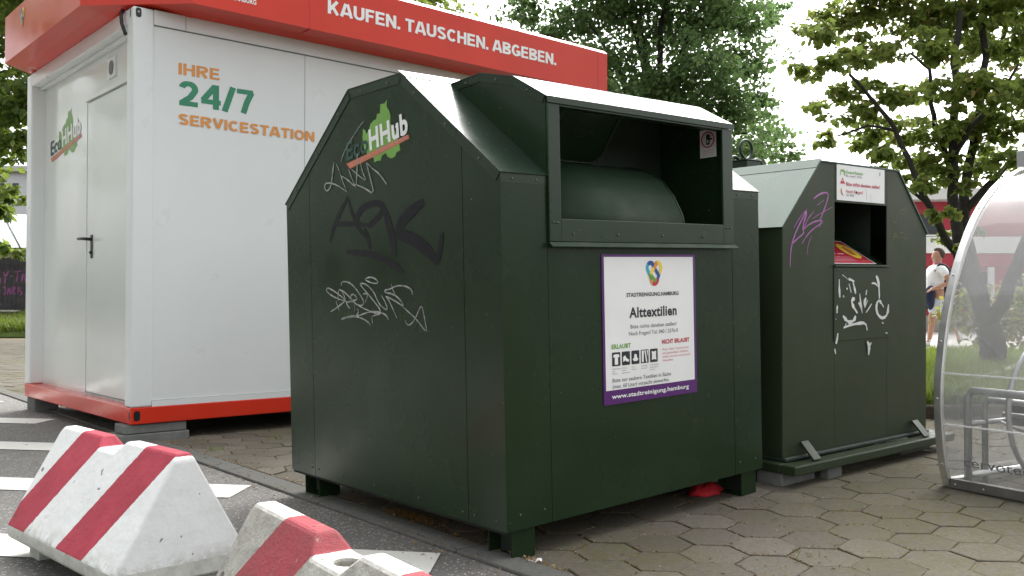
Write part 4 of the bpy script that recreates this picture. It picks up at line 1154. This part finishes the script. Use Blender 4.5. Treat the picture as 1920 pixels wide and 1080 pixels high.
for y0 in (0, -LEN):
    m = MB()
    vs = [(p[0], y0 + dy, p[1]) for dy in (.018, -.018) for q in (arcs, inn) for p in q]
    fs = []
    for i in range(n-1):
        fs += [(i, n+i, n+i+1, i+1), (2*n+i, 2*n+i+1, 3*n+i+1, 3*n+i), (i, i+1, 2*n+i+1, 2*n+i), (n+i, 3*n+i, 3*n+i+1, n+i+1)]
    m.add(vs, fs, ALU)
    for i in (3, 8, 12, 17, 22): m.ball((arcs[i][0], y0, arcs[i][1]), .006, STEEL, 8, 4)
    m.build('arch_frame', shel, .002)
    m = MB()
    m.box((.03, y0 - .018, .0), (1.49, y0 + .018, .036), ALU)
    m.build('floor_rail', shel, .003)
    m = MB()
    m.poly([(p[0], y0, p[1]) for p in [(x, max(.037, z)) for x, z in inn]], ACRYLIC)
    m.build('end_pane', shel)
m = MB()
q = [inward(p, .004, i, arcs) for i, p in enumerate(arcs)]
m.add([(x, -.023, z) for x, z in q] + [(x, -LEN+.023, z) for x, z in q], [(i, i+1, n+i+1, n+i) for i in range(n-1)], ACRYLIC, True)
m.build('canopy', shel)
for sx in (0, 1):
    m = MB()
    X0 = lambda x: x if not sx else 1.52 - x
    a, b = sorted((X0(-.004), X0(.028)))
    m.box((a, -LEN+.023, .0), (b, -.023, .040), DULL)
    for w in (.05, .18, .42, .7, .95, 1.2): m.ball((X0(-.005), -w, .018), .0055, STEEL, 8, 4)
    m.build('floor_rail', shel, .003)
    m = MB()
    for z, xx in ((.493, -.047), (.275, -.048)):
        a, b = sorted((X0(xx - .003), X0(xx + .003)))
        m.box((a, -LEN+.023, z), (b, -.023, z + .006), VINYL_WHITE)
    m.build('joint_strip', shel)
m = MB()
m.text('cervotec', (.112, .108), (.40, .108), (.112, .148), lambda a, c, l=0: (-.028 - (c-.108)*.2 - l, -a, c), VINYL_GREY, .0, .004)
m.build('lettering', shel)
m = MB(); m.box((.50, -.10, 1.425), (.62, -.02, 1.50), STEEL); m.build('hinge', shel, .003)
m = MB()                                            # docking rack inside
r_ = .017
m.tube([(.115, -.03, 0), (.115, -.03, .385), (.115, -.05, .415), (.115, -1.1, .415), (.115, -1.13, .39), (.115, -1.13, 0)], r_, STEEL)
m.tube([(.22, -.04, 0), (.22, -.04, .345), (.22, -.06, .37), (.22, -.30, .37), (.22, -.33, .345), (.22, -.33, 0)], .014, STEEL)
m.tube([(.26, -.10, .31), (.26, -.28, .31), (.26, -.30, .28), (.26, -.30, .06)], .010, STEEL)
m.tube([(.12, -.04, .27), (1.3, -.04, .27)], .012, STEEL)
m.tube([(.115, -.05, .05), (1.3, -.05, .05)], .014, ALU)
m.tube([(.50, -.35, .36), (.95, -.20, .50), (1.35, -.20, .50)], .018, ALU)
m.tube([(.30, -.06, .27), (.50, -.20, .16), (.70, -.30, .04)], .007, STEEL)
m.box((.30, -.28, .26), (.44, -.10, .36), BLACK)
m.tube([(.45 + .31*math.cos(k*math.pi/14), -.20, .33 + .31*math.sin(k*math.pi/14)) for k in range(28)], .012, STEEL, 6, True)
m.build('bicycle_rack', shel)

# ------------------------------------------------------------------ litter one can pick up
m = MB()
rg = random.Random(4)
cx_, cy_ = .835, 4.035
n = 18; rings_ = []
for j, (rr, z) in enumerate(((1.0, 0), (1.10, .010), (.95, .026), (.7, .036), (.35, .042), (.02, .040))):
    for k in range(n):
        w = 2*math.pi*k/n
        q = rr * (1 + rg.uniform(-.16, .16)); d = Vector((U1.x, U1.y)) * (.085*q*math.cos(w)) + Vector((V1.x, V1.y)) * (.055*q*math.sin(w))
        x, y = cx_ + d.x, cy_ + d.y
        rings_.append((x, y, hgt(x, y) + z + rg.uniform(-.009, .009) * (j > 0)))
m.add(rings_, [(j*n+k, j*n+(k+1)%n, (j+1)*n+(k+1)%n, (j+1)*n+k) for j in range(5) for k in range(n)], plain('red_cloth', (.42, .010, .018), .8, .3, 18, .6, 40), True)
tag(m.build('red_cloth'), 'crumpled red cloth lying under the far right end of the textile bin', 'cloth')
def scrap(px, py, L, W, label, seed):
    rg = random.Random(seed); m = MB()
    vs = []
    for i in range(5):
        for j in range(4):
            x, y = px + L*(i/4-.5), py + W*(j/3-.5)
            vs.append((x + rg.uniform(-.003, .003), y + rg.uniform(-.003, .003), hgt(x, y) + .004 + rg.uniform(0, .016) * (i in (0, 3, 4))))
    m.add(vs, [(i*4+j, (i+1)*4+j, (i+1)*4+j+1, i*4+j+1) for i in range(4) for j in range(3)], VINYL_WHITE, True)
    tag(m.build('paper_scrap'), label, 'litter', 'scraps of white litter')
scrap(.075, 3.09, .045, .03, 'torn white scrap lying beside the near foot of the textile bin', 1)
scrap(2.02, 4.90, .05, .03, 'flat white scrap lying by the skid of the olive bin', 2)

# ------------------------------------------------------------------ trees
def leaf_cloud(M, rg, clumps, n, size, mat, flat=0.5, hole=0.0):
    """leaf-sized folded blades scattered through ellipsoidal clumps (centre, radius, weight)"""
    tot = sum(c[2] for c in clumps)
    for c, r, w in clumps:
        rx, ry, rz = r if isinstance(r, tuple) else (r, r, r * .75)
        k = int(n * w / tot)
        subs = [Vector((rg.gauss(0, .50), rg.gauss(0, .50), rg.gauss(0, .50))) for _ in range(max(4, k // 20))]
        for _ in range(k):
            b = rg.choice(subs)
            q = b + Vector((rg.gauss(0, .22), rg.gauss(0, .22), rg.gauss(0, .14)))
            p = Vector(c) + Vector((q.x * rx, q.y * ry, q.z * rz))
            a = rg.uniform(0, 6.283); tilt = rg.gauss(0.45, .45)
            d = Vector((math.cos(a) * math.cos(tilt), math.sin(a) * math.cos(tilt), -math.sin(tilt)))
            s = d.cross(Vector((rg.gauss(0, flat), rg.gauss(0, flat), 1))).normalized()
            nn = s.cross(d)
            L = size * rg.uniform(.65, 1.25); W = L * rg.uniform(.36, .48)
            M.add([p, p + d*L*.35 + s*W + nn*W*.35, p + d*L*.8 + s*W*.55 + nn*W*.1, p + d*L - nn*L*.12, p + d*L*.8 - s*W*.55 + nn*W*.1, p + d*L*.35 - s*W + nn*W*.35, p + d*L*.5],
                  [(0, 6, 2, 1), (6, 3, 2), (0, 5, 4, 6), (6, 4, 3)], mat)
def tree(name, label, base, limbs, clumps, n, size, leaf, seed, group):
    root = empty(name, Matrix.Translation(base), label, 'tree', group)
    inv = lambda x, y, z: Vector((x, y, z)) - Vector(base)
    rg = random.Random(seed)
    M = MB(inv)
    for pts, r0, r1 in limbs:
        P = [Vector(p) for p in pts]; Q = []
        for a, b in zip(P, P[1:]):
            Q += [a.lerp(b, k / 3) + Vector((rg.gauss(0, .02), rg.gauss(0, .02), 0)) * (b-a).length for k in range(3)]
        Q.append(P[-1])
        M.tube(Q, [r0 + (r1 - r0) * i / (len(Q)-1) for i in range(len(Q))], BARK, 8)
    M.build('trunk', root)
    M = MB(inv)
    leaf_cloud(M, rg, clumps, n, size, leaf)
    M.build('crown', root)
    return root

def clump(px, py, d, rpx, w=None, dj=0.0, squash=.75):
    r = rpx / F_PX * d
    return (at(px, py, d + dj), (r, r * 1.1, r * squash), w if w else rpx ** 2)
rg = random.Random(21)
# the tree in the middle, behind container and bins
D = 15.0
cl = []
for px, py, r in ((985, 18, 38), (1030, 62, 46), (1090, 40, 60), (1165, 20, 66), (1130, 110, 58), (1190, 165, 62), (1255, 70, 72), (1330, 30, 66), (1400, 40, 50),
                  (1250, 170, 66), (1320, 130, 70), (1390, 120, 52), (1300, 220, 60), (1370, 210, 60), (1430, 255, 48), (1475, 285, 26), (1405, 300, 46), (1340, 300, 54), (1235, 250, 60), (1170, 250, 50),
                  (1120, -50, 90), (1240, -60, 110), (1350, -70, 100), (1190, -170, 130), (1310, -190, 120), (1250, -300, 110), (1450, 30, 26), (1425, 185, 36),
                  (1180, 330, 70), (1280, 350, 70), (1090, 190, 70), (1020, 130, 44)):
    cl.append(clump(px, py, D, r, r ** 2 * 1.0, rg.uniform(-1.2, 1.2)))
b0 = at(1225, 640, D); b0.z = .12
trk = at(1225, 420, D)
limbs = [([b0, b0.lerp(trk, .5), trk, at(1235, 250, D)], .22, .13)]
for px, py in ((1100, 40), (1160, -60), (1250, -150), (1330, -40), (1390, 100), (1400, 250), (1060, 90), (1200, 40), (1290, 60)):
    k = at(1235 + (px - 1235) * .1, 300, D)
    limbs.append(([k, at((1235 + px) / 2, (230 + py) / 2 + 10, D), at(px, py, D + rg.uniform(-.8, .8))], .07, .015))
tree('linden_tree', 'tall dense mid green tree behind the container roof and textile bin', b0, limbs, cl, 52000, .085, LEAF_LINDEN, 31, 'broadleaved trees behind the bins')
# the multi-stemmed tree on the right
D = 9.4
cl = []
for px, py, r in ((1520, 60, 40), (1580, 30, 50), (1650, 20, 60), (1730, 30, 60), (1800, 20, 70), (1880, 20, 60), (1500, 130, 24), (1545, 120, 34), (1600, 95, 40), (1660, 90, 44), (1740, 95, 46), (1830, 90, 56), (1900, 90, 46),
                  (1560, 175, 30), (1620, 165, 30), (1600, 215, 38), (1670, 185, 42), (1730, 170, 34), (1790, 170, 46), (1860, 160, 46), (1915, 170, 36),
                  (1640, 250, 44), (1700, 245, 46), (1765, 250, 50), (1830, 235, 46), (1890, 240, 40), (1530, 200, 16), (1660, 290, 30), (1720, 305, 46), (1785, 310, 40), (1845, 300, 40), (1900, 300, 30), (1740, 345, 26), (1800, 345, 26), (1690, 335, 22),
                  (1755, 400, 14), (1770, 445, 13), (1830, 430, 12), (1795, 460, 8), (1780, 395, 12), (1560, 262, 24), (1610, 275, 24), (1640, 320, 16),
                  (1600, -60, 80), (1720, -80, 110), (1850, -80, 110), (1960, 40, 80), (1980, 180, 80), (2050, 100, 100), (1960, 290, 60), (1780, -220, 140), (1920, -200, 130), (2060, -60, 110)):
    cl.append(clump(px, py, D, r, r ** 2 if r > 15 else r ** 2 * 1.6, rg.uniform(-.9, .9), .62))
b0 = at(1864, 690, D); b0.z = .19
fk = at(1850, 610, D)
limbs = [([b0, at(1862, 650, D), fk], .135, .125), ([fk, at(1826, 545, D), at(1802, 490, D), at(1791, 400, D), at(1786, 300, D), at(1795, 150, D), at(1800, 20, D)], .085, .03),
         ([fk, at(1838, 540, D+.1), at(1815, 470, D+.2), at(1806, 400, D+.2), at(1815, 310, D+.2), at(1838, 200, D+.2), at(1845, 60, D+.3), at(1846, -60, D+.3)], .075, .025),
         ([fk, at(1880, 570, D), at(1905, 500, D-.1), at(1935, 420, D-.2), at(1960, 300, D-.2), at(1970, 120, D-.2)], .085, .03),
         ([at(1802, 490, D), at(1768, 440, D-.1), at(1742, 385, D-.2), at(1712, 320, D-.3), at(1680, 245, D-.3), at(1640, 190, D-.4), at(1592, 139, D-.5)], .045, .014),
         ([at(1806, 400, D+.2), at(1850, 350, D+.1), at(1890, 310, D), at(1930, 280, D)], .045, .02),
         ([at(1786, 330, D), at(1762, 260, D+.2), at(1746, 195, D+.2), at(1742, 130, D+.3), at(1708, 100, D+.3)], .035, .012),
         ([at(1680, 245, D-.3), at(1630, 235, D-.4), at(1570, 255, D-.5)], .018, .008), ([at(1786, 300, D), at(1820, 240, D-.2), at(1870, 190, D-.3), at(1910, 120, D-.3)], .03, .012),
         ([at(1742, 385, D-.2), at(1700, 350, D-.2), at(1650, 325, D-.1)], .018, .007)]
tree('maple_tree', 'multi stemmed tree with yellowish green leaves on the grass bed at right', b0, limbs, cl, 25000, .080, LEAF_MAPLE, 32, 'broadleaved trees behind the bins')
# trees beyond the far left end of the container
D = 21
cl = [clump(px, py, D, r, r * r, rg.uniform(-1.5, 1.5)) for px, py, r in ((-10, 170, 50), (40, 200, 50), (-40, 250, 60), (30, 270, 42), (80, 160, 60), (-90, 180, 70), (10, 30, 60), (-60, 60, 70), (90, 60, 70), (160, 0, 70), (0, -60, 80), (110, -60, 90), (20, 372, 26), (-25, 390, 30), (-15, 350, 26), (-60, 330, 50), (10, 462, 14), (-20, 460, 18), (38, 468, 12), (230, 60, 60), (210, -40, 70))]
b0 = at(-70, 600, D); b0.z = .15
limbs = [([b0, at(-65, 450, D), at(-50, 300, D), at(-20, 120, D)], .2, .1), ([at(-50, 300, D), at(20, 200, D), at(70, 90, D)], .08, .03), ([at(-60, 400, D), at(-20, 380, D), at(20, 372, D)], .05, .02)]
tree('leafy_tree', 'bright green tree rising behind the left end of the container', b0, limbs, cl, 13000, .18, LEAF_FAR, 33, 'trees beyond the container')
D = 27
cl = [clump(px, py, D, r, r * r, rg.uniform(-1.5, 1.5)) for px, py, r in ((830, -12, 34), (790, -30, 50), (730, -40, 60), (690, 30, 70), (760, 40, 60), (660, -70, 70), (620, 60, 70))]
b0 = at(700, 600, D); b0.z = .15
tree('roadside_tree', 'tree whose top just shows above the middle of the red roof band', b0, [([b0, at(700, 200, D), at(710, 40, D)], .25, .1), ([at(702, 180, D), at(800, 20, D)], .08, .03)], cl, 4500, .20, LEAF_FAR, 34, 'trees beyond the container')
# street trees across the road: out of the picture, mirrored in the glossy paint and shading the faces turned this way
for k, (x, y, hh, rad) in enumerate(((-11, 1.5, 9, 3.4), (-13, 8.5, 10, 3.8))):
    cl = [(Vector((x + rg.gauss(0, rad*.4), y + rg.gauss(0, rad*.4), hh * rg.uniform(.38, .95))), (rad*.55, rad*.55, rad*.45), 1.0) for _ in range(12)]
    tree('street_tree', ('street tree opposite the container door across the road', 'street tree farthest up the road on the left', 'street tree left behind the viewer', 'street tree straight behind the viewer', 'street tree right behind the viewer', 'street tree to the right beyond the bicycle shelter')[k],
         Vector((x, y, 0)), [([(x, y, 0), (x, y, hh*.4), (x + .3, y, hh*.8)], .22, .08)], cl, 2600, .42, LEAF_LINDEN, 60 + k, 'street trees across the road')
# russet leaves added in place of a reflection in the shelter
M = MB(); rg = random.Random(40)
hc = [(Vector((x, 14.2 + rg.uniform(-.2, .2), .55 + rg.uniform(-.1, .2))), (.42, .35, .55), 1.0) for x in [6.9 + i * .5 for i in range(7)]]
leaf_cloud(M, rg, hc, 2600, .10, LEAF_RUST)
tag(M.build('reflection_leaves'), 'low russet and green leaves added for a reflection in the clear bicycle shelter', 'reflection_leaves')

# ------------------------------------------------------------------ buildings, fence and canopy far behind
RED_FACADE = plain('red_facade', (.33, .022, .040), .6, .12, 2)
WHITE_FACADE = plain('white_facade', (.74, .74, .72), .6, .06, 2)
PLINTH = plain('beige_plinth', (.36, .33, .29), .8, .15, 3, .3)
DARKWIN = plain('dark_window_glass', (.03, .035, .04), .12, .3, 1)
EAVE = plain('pale_eave', (.55, .55, .54), .6, .1, 2)
WALLGREY = plain('pale_grey_render', (.66, .67, .69), .8, .06, 1)
yb = 23.2
zz = lambda py: at(960, py, yb).z
bld = empty('red_building', Matrix.Translation((8.5, yb, .165)), 'long red building with a white band and pale eaves behind the trees at right', 'building')
bx = lambda x, y, z: (x - 8.5, y - yb, z - .165)
m = MB(bx)
xs0, xs1 = 8.6, 30
m.box((xs0, yb, .16), (xs1, yb+8, zz(592)), PLINTH)
m.box((xs0, yb+.05, zz(592)+.001), (xs1, yb+8, zz(500)), RED_FACADE)
m.box((xs0-.02, yb-.03, zz(500)+.001), (xs1, yb+8, zz(475)), RED_FACADE)
m.box((xs0-.04, yb-.08, zz(475)+.001), (xs1, yb+8, zz(444)), WHITE_FACADE)
m.box((xs0, yb, zz(444)+.001), (xs1, yb+8, zz(378)), RED_FACADE)
m.build('wall', bld)
m = MB(bx); m.box((xs0-.5, yb-.5, zz(378)+.001), (xs1, yb+8, zz(356)), EAVE); m.build('roof', bld, .02)
for x in (10.9, 13.4, 15.9, 18.4, 20.9):
    m = MB(bx); m.box((x - 1.0, yb+.0, zz(580)), (x + .95, yb+.045, zz(510)), DARKWIN)
    m.box((x + .96, yb-.04, zz(590)), (x + 1.12, yb+.045, zz(501)), WHITE_FACADE); m.build('window', bld)
for x in (10.2, 13.6, 17.0, 20.4):
    m = MB(bx); m.box((x - .7, yb-.02, zz(440)), (x + .55, yb-.001, zz(402)), DARKWIN); m.box((x - .8, yb-.06, zz(443)), (x+.65, yb-.021, zz(440)), WHITE_FACADE); m.build('window', bld)
D = 62
p0, p1 = at(8, 620, D), at(300, 620, D)
house = empty('apartment_house', Matrix.Translation((p0.x, D, 0)), 'pale grey apartment house far behind the fence at the left edge', 'building')
hx = lambda x, y, z: (x - p0.x, y - D, z)
m = MB(hx); m.box((p0.x - 9, D, 0), (p1.x, D + 10, at(0, 322, D).z), WALLGREY); m.build('wall', house)
m = MB(hx); m.box((p0.x - 9.4, D - .4, at(0, 322, D).z), (p1.x, D + 10, at(0, 312, D).z), EAVE); m.build('roof', house)
for px in (-60, -5, 22, 60):
    m = MB(hx); a, b = at(px, 385, D), at(px + 11, 343, D); m.box((a.x, D - .05, a.z), (b.x, D - .001, b.z), DARKWIN); m.build('window', house)
D = 34
cn = empty('canopy_tent', Matrix.Translation((at(20, 500, D).x, D, .4)), 'white peaked canopy roof behind the fence at the left edge', 'canopy')
tx = at(20, 500, D)
tz = lambda x, y, z: (x - tx.x, y - D, z - .4)
m = MB(tz)
e0, e1 = at(-90, 464, D), at(140, 464, D)
pk = at(5, 402, D + 2.2); pk.y = D + 2.2
e2, e3 = Vector((e1.x, D + 4.4, e1.z)), Vector((e0.x, D + 4.4, e0.z))
TENT = plain('white_canvas', (.72, .74, .77), .7, .05, 2)
pk2 = Vector((e1.x - 2.2, pk.y, pk.z))
m.add([e0, e1, e2, e3, pk, pk2], [(0, 1, 5, 4), (1, 2, 5), (2, 3, 4, 5), (3, 0, 4)], TENT)
m.tube([pk + Vector((0, -.02, .02)), at(38, 464, D)], .03, SEAM); 
m.build('roof_sheet', cn)
for e in (e0, e1, e2, e3):
    m = MB(tz); m.tube([(e.x, e.y, .4), tuple(e)], .05, STEEL); m.build('pole', cn)
D = 26.2
f0, f1 = at(-140, 600, D), at(120, 600, D)
FENCE = plain('dark_fence_boards', (.042, .038, .042), .8, .3, 3)
TAGP = plain('pink_spray', (.24, .07, .20), .7, .4, 3)
fx = lambda x, y, z: (x - f0.x, y - D, z - .4)
fence = empty('board_fence', Matrix.Translation((f0.x, D, .4)), 'dark board fence with pink graffiti beyond the grass at the left edge', 'fence')
m = MB(fx)
zt, zb_ = at(0, 474, D).z, .38
x = f0.x
while x < f1.x:
    m.box((x, D, zb_), (x + .115, D + .03, zt - .03 * random.random()), FENCE); x += .125
m.box((f0.x, D + .031, zb_ + .3), (f1.x, D + .08, zb_ + .4), FENCE); m.box((f0.x, D + .031, zt - .4), (f1.x, D + .08, zt - .3), FENCE)
m.build('boards', fence)
m = MB(fx)
ffn = lambda a, c, l=0: (a, D - .004 - l, c)
def P_(px, py): q = at(px, py, D); return (q.x, q.z)
for pts in ([(-5, 512), (2, 530), (-4, 528)], [(6, 510), (10, 520), (16, 508)], [(10, 520), (9, 532)], [(20, 518), (24, 518)], [(27, 510), (40, 508)], [(33, 509), (31, 528)], [(40, 530), (44, 508), (48, 530)], [(42, 520), (47, 520)],
            [(6, 540), (10, 536), (10, 552), (6, 552)], [(14, 552), (17, 536), (20, 552)], [(23, 552), (24, 537), (29, 540), (24, 545), (30, 553)], [(34, 538), (34, 552)], [(39, 538), (36, 545), (42, 548), (38, 554)]):
    m.ribbon([P_(*p) for p in pts], .055, ffn, TAGP, .003, .3)
m.ribbon([P_(-140, 480), P_(120, 480)], .16, ffn, TAGP, .002)
m.build('graffiti', fence)
m = MB()
a, b = at(-30, 604, 25.7), at(30, 585, 25.7)
m.box((a.x, 25.4, .3), (b.x, 25.9, b.z), plain('brown_crate_wood', (.09, .065, .05), .85, .25, 8))
m.box((a.x-.03, 25.38, b.z), (b.x+.03, 25.92, b.z+.05), PLINTH)
tag(m.build('planter_box', None, .01), 'low brown planter box in the grass before the graffiti fence', 'planter')

# ------------------------------------------------------------------ passer-by
SKIN = plain('skin', (.42, .22, .15), .5, .1, 10)
HAIR = plain('brown_hair', (.055, .032, .018), .6, .3, 30)
TSHIRT = plain('white_cotton', (.78, .79, .82), .85, .05, 10, .3, 30)
SHORTS = plain('pale_grey_cotton', (.50, .53, .58), .85, .06, 10, .3, 30)
NAVY = plain('navy_cloth', (.012, .016, .05), .85, .2, 10)
PACK = plain('dark_grey_pack', (.022, .026, .032), .7, .25, 10)
PINKM = plain('magenta_trim', (.45, .03, .18), .7, .1)
def skin_mesh(name, chains, mat, parent, sub=2, root=0):
    """chains share joints: list of (points, radii); first chain's first point is the root"""
    vs, es, rs = [], [], []
    key = {}
    for pts, rad in chains:
        prev = None
        for p, r in zip(pts, rad):
            k = tuple(round(c, 4) for c in p)
            if k not in key: key[k] = len(vs); vs.append(p); rs.append(r)
            i = key[k]
            if prev is not None and prev != i: es.append((prev, i))
            prev = i
    me = bpy.data.meshes.new(name); me.from_pydata(vs, es, [])
    o = bpy.data.objects.new(name, me); col.objects.link(o)
    sk = o.modifiers.new('skin', 'SKIN'); sk.use_smooth_shade = True
    me.skin_vertices.new() if not me.skin_vertices else None
    for i, r in enumerate(rs):
        rr = r if isinstance(r, tuple) else (r, r)
        me.skin_vertices[0].data[i].radius = rr
        me.skin_vertices[0].data[i].use_root = (i == 0)
    sb = o.modifiers.new('smooth', 'SUBSURF'); sb.levels = sb.render_levels = sub
    bpy.context.view_layer.update()
    dg = bpy.context.evaluated_depsgraph_get()
    me2 = bpy.data.meshes.new_from_object(o.evaluated_get(dg))
    o.modifiers.clear(); o.data = me2; me2.name = name
    me2.materials.clear(); me2.materials.append(mat)
    o.parent = parent
    return o
pp = at(1757, 652, 15.3)
per = empty('person', Matrix.Translation((pp.x, pp.y, .165)), 'pedestrian in white T-shirt and pale shorts with dark backpack walking left on the path', 'person')
def hand(w, d):
    w = Vector(w); d = Vector(d).normalized(); s = Vector((0, 1, 0)); palm = w + d * .07
    out = [([tuple(w), tuple(palm)], [.030, .036])]
    for k, (o_, ln) in enumerate(((-.028, .060), (-.010, .072), (.010, .068), (.027, .052))):
        a = palm + s * o_ + d * .01; b = a + d * ln * .5 + Vector((0, 0, -.006)); c = b + d * ln * .45 + Vector((0, 0, -.02))
        out.append(([tuple(palm), tuple(a), tuple(b), tuple(c)], [.036, .012, .010, .008]))
    a = w + d * .02 - s * .032; b = a + d * .035 - s * .012 + Vector((0, 0, .012)); out.append(([tuple(w), tuple(a), tuple(b)], [.030, .013, .009]))
    return out
hipz = .80
ch_ = [([(0, 0, .84), (-.01, 0, .98), (-.02, 0, 1.14), (.01, 0, 1.27), (.02, 0, 1.35), (.02, 0, 1.44), (.02, 0, 1.53), (.025, 0, 1.58)], [(.11, .15), (.105, .135), (.11, .15), (.09, .11), .052, .078, .088, .06]),
       ([(-.055, 0, 1.46), (-.135, 0, 1.455), (-.148, 0, 1.45)], [.07, .022, .012])]
ch_[1] = ([(.02, 0, 1.44), (-.055, 0, 1.452), (-.085, 0, 1.447)], [.078, .026, .012])
for s in (-1, 1):
    el, wr = ((.09, s*.25, 1.03), (-.12, s*.22, .95)) if s < 0 else ((.02, s*.25, 1.02), (-.18, s*.20, 1.0))
    ch_.append(([(.01, 0, 1.27), (.0, s*.15, 1.27), (.02, s*.19, 1.24), (.06, s*.23, 1.14), el, tuple((Vector(el) + Vector(wr)) / 2), wr], [(.09, .11), .06, .056, .046, .040, .038, .028]))
    ch_ += hand(wr, Vector(wr) - Vector(el))
kn, an, toe = (-.13, -.09, .46), (-.17, -.09, .09), (-.33, -.10, .035)
ch_.append(([(0, 0, .84), (0, -.085, .79), (-.07, -.09, .62), kn, (-.13, -.09, .32), an, (-.23, -.095, .045), toe], [(.11, .15), .09, .078, .056, .054, .036, .034, .026]))
kn, an, toe = (.10, .09, .45), (.38, .09, .21), (.40, .10, .06)
ch_.append(([(0, 0, .84), (0, .085, .79), (.05, .09, .62), kn, (.24, .09, .34), an, (.405, .095, .13), toe], [(.11, .15), .09, .078, .056, .054, .036, .034, .026]))
skin_mesh('body', ch_, SKIN, per)
skin_mesh('t_shirt', [([(-.005, 0, .86), (-.012, 0, 1.0), (-.022, 0, 1.14), (-.01, 0, 1.265), (-.018, 0, 1.325)], [(.135, .17), (.135, .16), (.135, .17), (.115, .135), .066])] +
          [([(-.01, 0, 1.265), (.0, s*.15, 1.275), (.022, s*.195, 1.235), (.062, s*.235, 1.13)], [(.115, .135), .078, .073, .070]) for s in (-1, 1)], TSHIRT, per)
skin_mesh('shorts', [([(0, 0, .89), (0, 0, .83)], [(.125, .165), (.13, .17)]), ([(0, 0, .83), (-.005, -.09, .77), (-.075, -.095, .61), (-.115, -.095, .51)], [(.13, .17), .11, .105, .10]), ([(0, 0, .83), (.005, .09, .77), (.055, .095, .61), (.08, .095, .52)], [(.13, .17), .11, .105, .10])], SHORTS, per)
skin_mesh('hair', [([(.07, 0, 1.43), (.068, 0, 1.49), (.048, 0, 1.55), (.012, 0, 1.585), (-.04, 0, 1.57)], [.066, .086, .092, .072, .035])], HAIR, per)
skin_mesh('backpack', [([(.13, -.03, .84), (.165, -.03, .95), (.165, -.03, 1.1), (.14, -.03, 1.24)], [(.09, .13), (.105, .15), (.10, .14), (.06, .10)]), ([(.14, -.03, 1.24), (.07, -.13, 1.33), (-.02, -.15, 1.345), (-.10, -.15, 1.22)], [(.06, .10), .022, .020, .012])], PACK, per)
skin_mesh('jacket', [([(-.14, -.13, 1.0), (-.17, -.13, .88), (-.165, -.12, .72), (-.13, -.12, .58)], [.06, .085, .075, .04])], NAVY, per)
skin_mesh('collar', [([(-.05, -.05, 1.355), (.02, -.065, 1.35), (.09, 0, 1.35)], [.02, .02, .022])], PINKM, per, 1)
for (an, toe, hl) in (((-.17, -.09, .10), (-.36, -.10, .035), (-.13, -.09, .045)), ((.385, .09, .21), (.42, .10, .05), (.44, .09, .2))):
    skin_mesh('shoe', [([hl, tuple(Vector(hl).lerp(Vector(toe), .5)), toe], [.045, .046, .034]), ([hl, tuple(Vector(an) + (Vector(an) - Vector(hl)) * .3)], [.045, .046])], TSHIRT, per)
